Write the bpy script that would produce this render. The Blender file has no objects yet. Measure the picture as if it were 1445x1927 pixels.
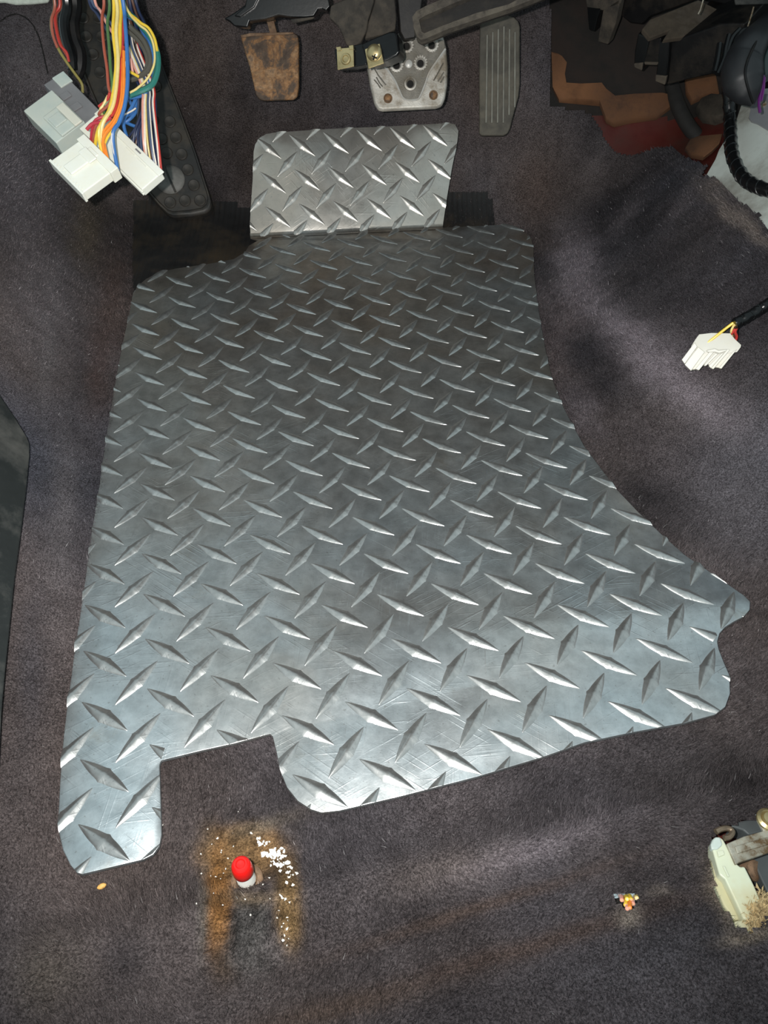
import bpy, bmesh, math, random
import numpy as np
from mathutils import Vector, Matrix
random.seed(7); rng = np.random.default_rng(7)
S = bpy.context.scene
C = S.collection
# ------------------------------------------------------------------ camera (solved from the tread lattice)
F, CX, CY = 1455.0, 722.5, 963.5
CAM = np.array([0.016281, -0.434738, 0.403222])
RT = np.array([[0.999997, 0.0, 0.002467], [0.001765, -0.699006, -0.715113], [0.001725, 0.715116, -0.699004]])  # right, down, forward
cd = bpy.data.cameras.new('camera'); cam = bpy.data.objects.new('camera', cd); C.objects.link(cam)
cam.matrix_world = Matrix(((RT[0][0], -RT[1][0], -RT[2][0], CAM[0]), (RT[0][1], -RT[1][1], -RT[2][1], CAM[1]),
                           (RT[0][2], -RT[1][2], -RT[2][2], CAM[2]), (0, 0, 0, 1)))
cd.sensor_fit = 'HORIZONTAL'; cd.sensor_width = 36.0; cd.lens = F / 1445 * 36.0; cd.clip_start = 0.01; cd.clip_end = 20
S.camera = cam
# ------------------------------------------------------------------ light
w = bpy.data.worlds.new('daylight'); S.world = w; w.use_nodes = True
bg = w.node_tree.nodes['Background']; bg.inputs[0].default_value = (0.76, 0.955, 1.0, 1); bg.inputs[1].default_value = 0.54
fl = bpy.data.lights.new('phone_flash', 'SPOT'); flo = bpy.data.objects.new('phone_flash', fl); C.objects.link(flo)
fl.energy = 21.5; fl.spot_size = math.radians(118); fl.spot_blend = 1.0; fl.color = (1.0, 0.97, 0.93); fl.shadow_soft_size = 0.004
flo.location = CAM + RT[0] * -0.028 - RT[1] * 0.014
flo.rotation_euler = Vector(RT[2] - RT[1] * .16).to_track_quat('-Z', 'Y').to_euler()
S.view_settings.view_transform = 'Standard'; S.view_settings.look = 'None'
S.view_settings.exposure = 0.0; S.view_settings.gamma = 1.0; S.view_settings.use_curve_mapping = False

# ------------------------------------------------------------------ helpers
def ray(px, py):
    return np.array([(px - CX) / F, (py - CY) / F, 1.0]) @ RT
def pd(px, py, d):                       # point seen at a pixel, d metres in front of the camera
    return CAM + ray(px, py) * d
def tp(pts, O, N):                       # pixels -> points on a plane
    O = np.asarray(O, float); N = np.asarray(N, float); out = []
    for p in pts:
        r = ray(*p); out.append(CAM + r * (N @ (O - CAM)) / (N @ r))
    return out
def proj(X):
    Y = (np.asarray(X) - CAM) @ RT.T
    return np.stack([CX + F * Y[..., 0] / Y[..., 2], CY + F * Y[..., 1] / Y[..., 2]], -1)
def nrm(v):
    v = np.asarray(v, float); return v / np.linalg.norm(v)
def smax(a, b, k):
    h = np.clip(0.5 + 0.5 * (a - b) / k, 0, 1)
    return b * (1 - h) + a * h + k * h * (1 - h)
def smin(a, b, k): return -smax(-a, -b, k)
def sstep(a, b, x):
    t = np.clip((x - a) / (b - a), 0, 1); return t * t * (3 - 2 * t)
_tab = rng.random((256, 256))
def vnoise(x, y):
    xi = np.floor(x).astype(int); yi = np.floor(y).astype(int); fx = x - xi; fy = y - yi
    fx = fx * fx * (3 - 2 * fx); fy = fy * fy * (3 - 2 * fy)
    g = lambda a, b: _tab[a & 255, b & 255]
    return (g(xi, yi) * (1 - fx) + g(xi + 1, yi) * fx) * (1 - fy) + (g(xi, yi + 1) * (1 - fx) + g(xi + 1, yi + 1) * fx) * fy
def fbm(x, y, o=4):
    s = 0; a = 0.5
    for i in range(o):
        s = s + a * vnoise(x + 17 * i, y + 31 * i); x = x * 2.03; y = y * 2.03; a *= 0.5
    return s / (1 - 0.5 ** o)
def inpoly(P, poly):
    P = np.asarray(P); x, y = P[..., 0], P[..., 1]; r = np.zeros(x.shape, bool); n = len(poly)
    for i in range(n):
        x0, y0 = poly[i][:2]; x1, y1 = poly[(i + 1) % n][:2]
        if y0 == y1: continue
        c = (y0 > y) != (y1 > y)
        r ^= c & (x < (x1 - x0) * (y - y0) / (y1 - y0) + x0)
    return r
def cat(pts, n=8, closed=False):         # Catmull-Rom
    P = [np.asarray(p, float) for p in pts]; m = len(P)
    if closed: g = lambda i: P[i % m]; segs = m
    else:
        e0 = 2 * P[0] - P[1]; e1 = 2 * P[-1] - P[-2]
        g = lambda i: e0 if i < 0 else (e1 if i >= m else P[i]); segs = m - 1
    out = []
    for i in range(segs):
        a, b, c, d = g(i - 1), g(i), g(i + 1), g(i + 2)
        for k in range(n):
            t = k / n
            out.append(0.5 * (2 * b + (c - a) * t + (2 * a - 5 * b + 4 * c - d) * t * t + (3 * b - a - 3 * c + d) * t ** 3))
    if not closed: out.append(P[-1])
    return out

class MB:
    def __init__(s): s.v = []; s.f = []; s.sm = []
    def add(s, vs, fs, smooth=False):
        b = len(s.v); s.v += [tuple(map(float, p)) for p in vs]
        for f in fs: s.f.append([b + i for i in f]); s.sm.append(smooth)
        return s
    def tube(s, pts, r, n=8, caps=True):
        P = [np.asarray(p, float) for p in pts]; m = len(P)
        R = r if hasattr(r, '__len__') else [r] * m
        t = nrm(P[1] - P[0]); u = nrm(np.cross(t, [0.3, 0.2, 0.93] if abs(t[2]) < .9 else [1, 0, 0])); vs = []
        for i in range(m):
            t = nrm(P[min(i + 1, m - 1)] - P[max(i - 1, 0)] + 1e-9)
            u = nrm(u - t * (u @ t)); w_ = np.cross(t, u)
            for k in range(n):
                a = 2 * math.pi * k / n
                vs.append(P[i] + R[i] * (math.cos(a) * u + math.sin(a) * w_))
        fs = [[i * n + k, i * n + (k + 1) % n, (i + 1) * n + (k + 1) % n, (i + 1) * n + k] for i in range(m - 1) for k in range(n)]
        s.add(vs, fs, True)
        if caps:
            s.add(vs[:n], [list(range(n))[::-1]]); s.add(vs[-n:], [list(range(n))])
        return s
    def prism(s, poly, d, smooth=False):  # polygon (3-D points) pushed along vector d
        n = len(poly); d = np.asarray(d, float)
        a = [np.asarray(p, float) for p in poly]; b = [p + d for p in a]
        s.add(a + b, [list(range(n)), [n + i for i in range(n)][::-1]])
        s.add(a + b, [[i, n + i, n + (i + 1) % n, (i + 1) % n] for i in range(n)], smooth)
        return s
    def box(s, fr, lo, hi):               # fr = (O, ex, ey, ez)
        O, ex, ey, ez = fr; vs = []
        for z in (lo[2], hi[2]):
            for x, y in ((lo[0], lo[1]), (hi[0], lo[1]), (hi[0], hi[1]), (lo[0], hi[1])):
                vs.append(O + ex * x + ey * y + ez * z)
        s.add(vs, [[3, 2, 1, 0], [4, 5, 6, 7], [0, 1, 5, 4], [1, 2, 6, 5], [2, 3, 7, 6], [3, 0, 4, 7]]); return s
    def lathe(s, O, ax, prof, n=24, smooth=True):   # prof: list of (r, h)
        ax = nrm(ax); u = nrm(np.cross(ax, [0.31, 0.9, 0.2])); w_ = np.cross(ax, u); vs = []
        for r, h in prof:
            for k in range(n):
                a = 2 * math.pi * k / n; vs.append(O + ax * h + r * (math.cos(a) * u + math.sin(a) * w_))
        m = len(prof)
        s.add(vs, [[i * n + k, i * n + (k + 1) % n, (i + 1) * n + (k + 1) % n, (i + 1) * n + k] for i in range(m - 1) for k in range(n)], smooth)
        s.add(vs[-n:], [list(range(n))]); s.add(vs[:n], [list(range(n))[::-1]]); return s
    def build(s, name, mat, parent=None, bevel=0, seg=2, recalc=True, sharp=35):
        me = bpy.data.meshes.new(name); o = bpy.data.objects.new(name, me); C.objects.link(o)
        off = np.zeros(3)
        if parent is not None:
            o.parent = parent; q = parent
            while q is not None: off = off + np.array(q.location); q = q.parent
        me.from_pydata([tuple(np.array(p) - off) for p in s.v], [], s.f)
        bm = bmesh.new(); bm.from_mesh(me)
        for f, k in zip(bm.faces, s.sm): f.smooth = k
        bmesh.ops.remove_doubles(bm, verts=bm.verts, dist=1e-6)
        if recalc: bmesh.ops.recalc_face_normals(bm, faces=bm.faces)
        bm.to_mesh(me); bm.free()
        if bevel:
            for p in me.polygons: p.use_smooth = True
            md = o.modifiers.new('bevel', 'BEVEL'); md.width = bevel; md.segments = seg; md.limit_method = 'ANGLE'; md.angle_limit = math.radians(30)
            md.harden_normals = True
        elif any(s.sm):
            me.set_sharp_from_angle(angle=math.radians(sharp))
        me.materials.append(mat); return o
def tag(o, label=None, cat_=None, group=None, kind=None):
    if label: o['label'] = label
    if cat_: o['category'] = cat_
    if group: o['group'] = group
    if kind: o['kind'] = kind
    return o
def empty(name, loc, label, cat_, group=None):
    o = bpy.data.objects.new(name, None); C.objects.link(o); o.location = tuple(map(float, loc)); o.empty_display_size = 0.02
    return tag(o, label, cat_, group)
def frame(A, B, Cp):                      # ex along A->B, ey towards Cp, ez towards the camera
    ex = nrm(B - A); ey = Cp - A; ey = nrm(ey - ex * (ey @ ex)); ez = np.cross(ex, ey)
    if ez @ (CAM - A) < 0: ez = -ez
    return (np.asarray(A, float), ex, ey, ez)
def L3(fr, x, y, z=0): return fr[0] + fr[1] * x + fr[2] * y + fr[3] * z

# ------------------------------------------------------------------ materials
class NT:
    def __init__(s, name):
        s.m = bpy.data.materials.new(name); s.m.use_nodes = True; s.t = s.m.node_tree; s.n = s.t.nodes; s.b = s.n['Principled BSDF']
    def nd(s, typ, **k):
        n = s.n.new(typ)
        for a, v in k.items():
            if a.startswith('i_'): n.inputs[a[2:].replace('_', ' ')].default_value = v
            else: setattr(n, a, v)
        return n
    def ln(s, a, b): s.t.links.new(a, b)
    def co(s): 
        if not hasattr(s, '_c'): s._c = s.nd('ShaderNodeTexCoord')
        return s._c.outputs['Object']
    def noise(s, scale, detail=4, rough=.6, vec=None, dist=0):
        n = s.nd('ShaderNodeTexNoise'); n.inputs['Scale'].default_value = scale; n.inputs['Detail'].default_value = detail
        n.inputs['Roughness'].default_value = rough; n.inputs['Distortion'].default_value = dist
        s.ln(vec if vec is not None else s.co(), n.inputs['Vector']); return n.outputs['Fac']
    def mapv(s, rot=(0, 0, 0), sc=(1, 1, 1)):
        n = s.nd('ShaderNodeMapping'); n.inputs['Rotation'].default_value = rot; n.inputs['Scale'].default_value = sc
        s.ln(s.co(), n.inputs['Vector']); return n.outputs[0]
    def ramp(s, fac, stops):
        n = s.nd('ShaderNodeValToRGB'); e = n.color_ramp.elements
        while len(e) < len(stops): e.new(0.5)
        for el, (p, c) in zip(e, stops): el.position = p; el.color = (*c, 1) if len(c) == 3 else c
        s.ln(fac, n.inputs[0]); return n.outputs[0]
    def mix(s, fac, a, b, mode='MIX'):
        n = s.nd('ShaderNodeMix', data_type='RGBA', blend_type=mode)
        for v, i in ((fac, 0), (a, 6), (b, 7)):
            if hasattr(v, 'is_linked') or hasattr(v, 'links'): s.ln(v, n.inputs[i])
            else: n.inputs[i].default_value = v if i == 0 else (*v, 1)
        return n.outputs[2]
    def bump(s, h, strength=.3, dist=.001, prev=None):
        n = s.nd('ShaderNodeBump'); n.inputs['Strength'].default_value = strength; n.inputs['Distance'].default_value = dist
        s.ln(h, n.inputs['Height'])
        if prev is not None: s.ln(prev, n.inputs['Normal'])
        return n.outputs[0]
    def set(s, **k):
        for a, v in k.items():
            i = s.b.inputs[a.replace('_', ' ')]
            if hasattr(v, 'links'): s.ln(v, i)
            elif isinstance(v, (tuple, list)): i.default_value = (*v, 1) if len(v) == 3 and len(i.default_value) == 4 else v
            else: i.default_value = v
        return s
g3 = lambda v: (v, v, v)
def simple(name, col, rough=.5, metal=0, var=.15, scale=120, bump=.1, dirt=None, dirt_amt=.5, spec=None, trans=0):
    t = NT(name); f = t.noise(scale); lo = tuple(c * (1 - var) for c in col); hi = tuple(min(1, c * (1 + var)) for c in col)
    c = t.ramp(f, [(.3, lo), (.7, hi)])
    if dirt:
        d = t.ramp(t.noise(scale * .25, 6, .7), [(.5 - .12 * dirt_amt, g3(0)), (.75 - .2 * dirt_amt, g3(1))])
        c = t.mix(d, c, dirt)
    t.set(Base_Color=c, Roughness=rough, Metallic=metal)
    if bump: t.set(Normal=t.bump(t.noise(scale * 4, 3), bump, .0006))
    if spec is not None: t.set(Specular_IOR_Level=spec)
    if trans: t.set(Subsurface_Weight=trans, Subsurface_Radius=(.01, .01, .008), Subsurface_Scale=.4)
    return t.m
def attr_mat(name, rough=1.0, bump=True):
    t = NT(name); a = t.nd('ShaderNodeAttribute'); a.attribute_name = 'nap'
    sp = t.ramp(t.noise(900, 2), [(.32, g3(.45)), (.68, g3(1.6))])
    c = t.mix(1.0, a.outputs['Color'], sp, 'MULTIPLY') if bump else a.outputs['Color']
    t.set(Base_Color=c, Roughness=rough, Specular_IOR_Level=.1)
    if bump: t.set(Normal=t.bump(t.noise(700, 3), .8, .0015))
    t.set(Sheen_Weight=.0)
    return t.m
M = {}
M['carpet'] = attr_mat('carpet_backing'); M['fibre'] = attr_mat('carpet_fibre', bump=False)
def tread_metal(name='worn_aluminium', metal=.90, warm=None):
    t = NT(name)
    big = t.noise(9, 3, .5, dist=.6); mid = t.noise(40, 5, .65); fine = t.noise(700, 3, .6)
    c = t.ramp(big, [(.33, (.52, .51, .49)), (.52, (.58, .61, .62)), (.70, (.61, .68, .71))])
    stain = t.ramp(t.noise(22, 6, .7), [(.60, g3(0)), (.78, g3(.55))])
    c = t.mix(stain, c, (.40, .34, .26))
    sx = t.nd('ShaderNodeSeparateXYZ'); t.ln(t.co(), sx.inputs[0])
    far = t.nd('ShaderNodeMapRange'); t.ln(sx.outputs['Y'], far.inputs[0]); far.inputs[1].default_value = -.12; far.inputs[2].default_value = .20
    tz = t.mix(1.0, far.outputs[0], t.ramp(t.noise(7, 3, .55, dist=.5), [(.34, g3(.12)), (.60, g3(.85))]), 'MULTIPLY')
    c = t.mix(tz, c, (.42, .34, .27))  # far-end brown: tarnish plus the dark dash reflection painted into the colour
    mot = t.ramp(t.noise(75, 6, .7), [(.36, g3(.80)), (.64, g3(1.10))]); c = t.mix(1.0, c, mot, 'MULTIPLY')
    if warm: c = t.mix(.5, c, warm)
    spk = t.ramp(t.noise(420, 2, .5), [(.66, g3(0)), (.72, g3(.5))])
    c = t.mix(spk, c, (.30, .29, .28))
    r = t.ramp(mid, [(.3, g3(.27)), (.7, g3(.41))])
    sc = None
    for k, (ang, st) in enumerate(((.55, .28), (-.6, .28), (1.5, .22), (.1, .22))):
        mp = t.nd('ShaderNodeMapping', vector_type='TEXTURE'); mp.inputs['Rotation'].default_value = (0, 0, ang); mp.inputs['Scale'].default_value = (1 / 16, 1 / 520, 1 / 60)
        t.ln(t.co(), mp.inputs['Vector']); n = t.noise(1.0, 2, .5, vec=mp.outputs[0])
        msk = t.ramp(t.noise(16 + 5 * k, 3, .6), [(.48, g3(0)), (.66, g3(1))])
        sc = t.bump(t.mix(1.0, t.ramp(n, [(.58, g3(0)), (.68, g3(1))]), msk, 'MULTIPLY'), st, .0004, sc)
    sc = t.bump(fine, .10, .0004, sc)
    sc = t.bump(t.noise(26, 2, .5), .35, .0022, sc)
    t.set(Base_Color=c, Metallic=metal, Roughness=r, Normal=sc, Specular_IOR_Level=.4); return t.m
M['tread'] = tread_metal(); M['tread_flap'] = tread_metal('flash_lit_aluminium', .80, (.66, .60, .53))  # flap copy of the sheet: warmer, less metallic, painting in stronger flash light
def rubber_m(): return simple('black_rubber', (.020, .019, .018), .55, 0, .3, 60, .25, (.055, .043, .03), .35)
M['rubber'] = rubber_m()
M['heel'] = simple('heel_rubber', (.014, .013, .013), .5, 0, .3, 40, .25, (.05, .035, .02), .15)
M['black'] = simple('black_plastic', (.007, .007, .0075), .45, 0, .2, 80, .1, (.03, .025, .02), .12)
M['gloss'] = simple('gloss_black_paint', (.006, .0065, .007), .24, 0, .2, 80, .05)
M['dusty'] = simple('dusty_black_plastic', (.03, .025, .02), .85, 0, .35, 90, .4, (.075, .06, .044), .6)
M['black'].node_tree.nodes['Principled BSDF'].inputs['Specular_IOR_Level'.replace('_',' ')].default_value = .2
M['gloss'].node_tree.nodes['Principled BSDF'].inputs['Specular IOR Level'].default_value = .35
M['trim'] = simple('grey_black_trim', (.014, .017, .017), .55, 0, .15, 90, .25, (.07, .07, .065), .1)
# ------------------------------------------------------------------ the carpet: one moulded skin over floor, sill, tunnel and toe board
TY = np.array([-.45, -.30, -.20, -.11, -.03, .05, .10, .16, .23, .30, .36, .45, .60, .9])
TX = np.array([.44, .40, .365, .325, .275, .240, .222, .206, .204, .208, .212, .222, .235, .25])
def edge_left(y): return -.168 - (y + .255) * .150
def plate_z(x, y):
    t = np.maximum(0, np.asarray(y) - .10)
    return .075 * (np.sqrt(t * t + .0009) - .03) * (.85 - 1.2 * np.asarray(x))
def H(x, y):
    x = np.asarray(x, float); y = np.asarray(y, float)
    base = -.0050 + .0012 * (fbm(x * 18, y * 18, 3) - .5) + plate_z(x, y) * .8 * (y < .9)
    s = y + .2936 - .215 * x                           # ridge in front of the seat, running up to the right
    base = base + .010 * np.exp(-((s - .005) / .016) ** 2) + .012 * sstep(-.01, -.06, s)
    tun = .80 * (x - np.interp(y, TY, TX)) + .006 * (fbm(x * 14 + 5, y * 14, 3) - .5) - .005
    tun = smin(tun, .215 + .12 * (x - .5), .05)
    le = 1.15 * (edge_left(y) - x) + .008 * (fbm(x * 9 + 50, y * 5, 3) - .5) - .005
    le = smin(le, .135, .04)
    fw = 1.2 * (y - .458) + .012 * (fbm(x * 9, y * 9 + 40, 3) - .5)
    h = smax(base, tun, .028); h = smax(h, le, .024); h = smax(h, smin(fw, 0.42, .02), .05)
    return h
def hit(px, py, fn=H, lift=0.0):
    r = ray(px, py); t = np.linspace(.25, 2.2, 3000)
    P = CAM[None] + r[None] * t[:, None]; d = P[:, 2] - fn(P[:, 0], P[:, 1]) - lift
    i = np.nonzero(d < 0)[0]; i = i[0] if len(i) else len(t) - 1
    a = d[i - 1] / (d[i - 1] - d[i]) if i else 0
    return P[i - 1] * (1 - a) + P[i] * a
# cuts in the carpet
CUT_TOP = [(1028, -400), (1036, 40), (1038, 120), (1036, 200), (1072, 206), (1112, 212), (1128, 240), (1142, 270), (1158, 288), (1190, 293), (1232, 279), (1262, 276), (1290, 296), (1330, 312), (1320, 330), (1345, 333), (1362, 348), (1378, 368), (1404, 388), (1428, 404), (1445, 432), (1600, 520), (1900, 500), (1900, -400)]
CUT_SEAT = [(1344, 1568), (1352, 1558), (1392, 1545), (1424, 1538), (1470, 1518), (1490, 1512), (1490, 1708), (1445, 1722), (1420, 1752), (1404, 1752), (1378, 1735), (1352, 1690), (1340, 1650), (1338, 1600)]
CUT_WIRE = [(1157, 1686), (1172, 1682), (1202, 1686), (1203, 1695), (1190, 1712), (1182, 1714), (1170, 1706), (1158, 1696)]
def nap_colour(P):
    x, y = P[:, 0], P[:, 1]; q = proj(P); u, v = q[:, 0], q[:, 1]
    base = np.array([.106, .094, .101])
    n1 = fbm(x * 11 + 3, y * 8, 4); n2 = fbm(x * 34 + 9, y * 30, 4)
    k = .74 + .75 * (n1 - .5) * 1.3 + .45 * (n2 - .5)
    col = base[None] * k[:, None]
    wn = fbm(x * 6 + 80, y * 6, 3)                     # warm / cool drift of the old velour
    col = col * (1 + (wn - .5)[:, None] * np.array([.55, .12, -.35])[None])
    wob = (fbm(x * 60, y * 60, 3) - .5) * 40
    def blob(px, py, rx, ry, ang, c, a, hard=2):
        nonlocal col
        ca, sa = math.cos(ang), math.sin(ang); du, dv = u - px + wob * .8, v - py - wob * .6
        A, B = (du * ca + dv * sa) / rx, (-du * sa + dv * ca) / ry
        m = np.exp(-((A * A + B * B) ** (hard / 2)))[:, None] * a
        col = col * (1 - m) + np.array(c)[None] * m
    PL = (.26, .225, .25); DK = (.034, .032, .037); BR = (.105, .070, .048); GY = (.16, .15, .155)
    # brushed nap on the tunnel
    for b in ((1090, 505, 44, 72, -.25, PL, .8, 3), (1060, 620, 45, 90, .3, (.13, .105, .11), .7), (1165, 610, 30, 80, -.95, PL, .75),
              (1240, 690, 36, 110, -1.0, PL, .75), (1330, 760, 40, 110, -1.0, PL, .55), (1108, 660, 50, 36, .2, DK, .85, 3), (1140, 720, 60, 40, .6, DK, .6), (1100, 780, 30, 60, -.5, PL, .35),
              (1200, 480, 90, 110, -.6, DK, .6), (1310, 560, 80, 90, 0, DK, .5), (1180, 400, 60, 16, -.9, (.15, .13, .14), .5), (1290, 380, 14, 50, .7, (.15, .13, .14), .5),
              (1400, 420, 90, 14, .75, (.24, .20, .18), .8), (1360, 350, 30, 10, .3, (.24, .20, .18), .7), (1010, 360, 40, 80, 0, (.09, .06, .05), .5),
              (1300, 1000, 120, 60, .5, DK, .35), (1230, 850, 90, 40, .6, (.10, .085, .09), .4), (1400, 940, 90, 150, .3, (.125, .115, .125), .7)): blob(*b)
    # left sill and kick panel: stains, plus pale patches painting in stronger light
    for b in ((160, 430, 34, 70, 0, (.12, .092, .055), .6), (210, 560, 30, 90, .1, (.105, .070, .060), .6), (185, 690, 26, 90, .1, (.095, .060, .055), .5), (120, 470, 22, 120, -.12, DK, .5),
              (140, 740, 12, 90, .05, DK, .4), (90, 650, 18, 120, .1, GY, .4), (40, 300, 90, 170, 0, (.20, .178, .195), .8), (90, 560, 70, 90, .1, (.17, .15, .16), .6), (120, 950, 30, 160, .05, (.14, .128, .135), .6), (60, 1250, 24, 150, .05, (.075, .075, .09), .4)): blob(*b)
    # bottom: brown, pale and dark strips along the seat ridge
    for b in ((840, 1640, 130, 40, -.2, (.12, .098, .09), .6), (1000, 1600, 160, 26, -.35, PL, .35), (900, 1710, 260, 14, -.32, (.085, .058, .046), .65), (1000, 1780, 330, 20, -.30, (.090, .060, .048), .7), (640, 1900, 220, 26, -.25, (.10, .07, .055), .6),
              (900, 1870, 160, 60, -.2, DK, .45), (1250, 1790, 170, 60, -.3, (.05, .050, .058), .5), (1060, 1480, 110, 50, -.3, DK, .45), (1300, 1430, 120, 50, -.2, (.06, .055, .058), .4),
              (1186, 1722, 22, 20, 0, (.24, .21, .18), .8), (1243, 1678, 26, 8, 0, (.2, .17, .15), .6), (240, 1800, 60, 60, 0, DK, .5), (90, 1830, 60, 80, .2, (.105, .088, .07), .5),
              (1352, 1690, 16, 60, -.45, (.26, .21, .16), .8), (1420, 1760, 60, 12, -.2, (.22, .18, .14), .7)): blob(*b)
    # rust print of the seat rail foot round the stud
    rust = (.20, .095, .030); ol = (.13, .105, .07)
    for b in ((458, 1606, 92, 56, -.12, (.165, .098, .045), .95, 6), (480, 1560, 80, 14, -.3, (.16, .13, .095), .6), (395, 1565, 22, 20, 0, (.09, .06, .035), .7), (545, 1560, 30, 24, 0, (.07, .06, .06), .6), (412, 1690, 24, 110, .02, rust, .92, 4), (415, 1750, 20, 40, .0, (.25, .125, .045), .6), (420, 1820, 20, 36, .05, (.10, .062, .035), .6),
              (545, 1690, 26, 84, -.05, (.17, .105, .045), .85, 4), (548, 1745, 18, 40, -.05, (.26, .165, .075), .6), (472, 1735, 40, 52, 0, (.072, .068, .066), .95, 6), (470, 1800, 50, 50, 0, (.078, .074, .072), .8, 2), (385, 1720, 10, 70, .03, (.12, .115, .10), .6),
              (470, 1690, 60, 14, 0, (.20, .145, .09), .6), (440, 1608, 40, 30, 0, (.13, .08, .04), .6)): blob(*b)
    rm = np.exp(-(((u - 462) / 100) ** 6 + ((v - 1680) / 150) ** 6))[:, None]; col = col * (1 + rm * (1.7 * (fbm(x * 260, y * 260, 3) - .5) + .9 * (fbm(x * 70, y * 70, 3) - .5))[:, None])
    # grit-stained edge under the heel pad and near the torn edge
    col = col * (.78 + .44 * fbm(x * 130, y * 130, 3))[:, None]
    return np.clip(col, .006, .9)
def make_carpet():
    xs = np.arange(-.56, .66, .0026); ys = np.arange(-.43, .80, .0026)
    X, Y = np.meshgrid(xs, ys); Z = H(X, Y); P = np.stack([X, Y, Z], -1).reshape(-1, 3)
    nx, ny = len(xs), len(ys); i = np.arange(nx * ny).reshape(ny, nx)
    Q = np.stack([i[:-1, :-1], i[:-1, 1:], i[1:, 1:], i[1:, :-1]], -1).reshape(-1, 4)
    cen = proj(P[Q].mean(1)); cut = inpoly(cen, CUT_TOP) | inpoly(cen, CUT_SEAT) | inpoly(cen, CUT_WIRE)
    vis = (cen[:, 0] > -500) & (cen[:, 0] < 2000) & (cen[:, 1] > -600) & (cen[:, 1] < 2500)
    Q = Q[~cut & vis]
    used = np.unique(Q); remap = -np.ones(len(P), int); remap[used] = np.arange(len(used)); P = P[used]; Q = remap[Q]
    me = bpy.data.meshes.new('floor'); me.from_pydata(P.tolist(), [], Q.tolist())
    me.polygons.foreach_set('use_smooth', np.ones(len(Q), bool))
    a = me.color_attributes.new('nap', 'FLOAT_COLOR', 'POINT'); c = np.ones((len(P), 4), np.float32); c[:, :3] = nap_colour(P) * .8
    a.data.foreach_set('color', c.ravel()); me.materials.append(M['carpet'])
    o = bpy.data.objects.new('floor', me); C.objects.link(o); tag(o, kind='structure'); return o
floor = make_carpet()
# ------------------------------------------------------------------ tread plate mat
PL_PX = [(471, 446), (487, 451), (468, 462), (461, 474), (440, 487), (400, 495), (330, 505), (300, 512), (275, 524), (258, 539), (249, 555), (245, 580), (232, 640), (222, 690), (213, 740), (203, 800), (195, 850), (187, 910), (179, 960), (169, 1020), (160, 1090), (150, 1160), (141, 1215), (134, 1270), (127, 1320), (121, 1370), (116, 1420), (112, 1480), (109, 1540), (111, 1570), (118, 1600), (132, 1628), (145, 1643), (155, 1645), (270, 1617), (288, 1608), (300, 1592), (304, 1570), (302, 1500), (300, 1440), (303, 1431), (380, 1412), (440, 1399), (508, 1381), (513, 1386), (520, 1415), (527, 1450), (540, 1482), (560, 1507), (585, 1523), (605, 1529), (640, 1525), (760, 1497), (900, 1461), (1020, 1425), (1100, 1397), (1190, 1378), (1290, 1360), (1345, 1345), (1365, 1330), (1374, 1305), (1373, 1270), (1362, 1245), (1353, 1222), (1350, 1208), (1354, 1192), (1364, 1180), (1380, 1170), (1400, 1160), (1411, 1147), (1412, 1132), (1400, 1120), (1330, 1072), (1290, 1045), (1250, 1010), (1200, 962), (1160, 920), (1130, 880), (1100, 840), (1078, 800), (1060, 765), (1040, 715), (1028, 665), (1018, 610), (1010, 560), (1005, 510), (1004, 465), (1000, 450), (986, 435), (968, 424), (955, 422), (833, 428)]
PLATE = np.array([hit(px, py, plate_z) for px, py in PL_PX])
HL, HR = PLATE[0], PLATE[-1]
TH = .0022
root = empty('floor_plate', (0.0, 0.05, 0.0), 'silver diamond tread metal driver floor mat with a bent-up toe flap', 'floor mat')
def seg_bisect(bm, axis, step, lo, hi):
    v = lo
    while v < hi:
        g = bm.verts[:] + bm.edges[:] + bm.faces[:]
        co = [0, 0, 0]; co[axis] = v; no = [0, 0, 0]; no[axis] = 1
        bmesh.ops.bisect_plane(bm, geom=g, plane_co=co, plane_no=no); v += step
def bm_obj(name, bm, mat, parent, sharp=30, smooth=True):
    me = bpy.data.meshes.new(name); off = np.array(parent.location) if parent else np.zeros(3)
    bmesh.ops.translate(bm, verts=bm.verts, vec=tuple(-off)); 
    for f in bm.faces: f.smooth = smooth
    bm.to_mesh(me); bm.free()
    if smooth: me.set_sharp_from_angle(angle=math.radians(sharp))
    o = bpy.data.objects.new(name, me); C.objects.link(o); o.parent = parent; me.materials.append(mat); return o
bm = bmesh.new()
f = bm.faces.new([bm.verts.new((p[0], p[1], 0)) for p in PLATE])
if f.normal.z < 0: f.normal_flip()
ret = bmesh.ops.extrude_face_region(bm, geom=[f]); vs = [e for e in ret['geom'] if isinstance(e, bmesh.types.BMVert)]
bmesh.ops.translate(bm, verts=vs, vec=(0, 0, TH))
bmesh.ops.recalc_face_normals(bm, faces=bm.faces)
tope = [e for e in bm.edges if all(v.co.z > TH * .5 for v in e.verts)]
bmesh.ops.bevel(bm, geom=tope, offset=.0006, segments=2, affect='EDGES', profile=.5)
seg_bisect(bm, 1, .012, .08, .50)
for v in bm.verts: v.co.z += float(plate_z(v.co.x, v.co.y)) - TH
plate = bm_obj('plate', bm, M['tread'], root)
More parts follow.
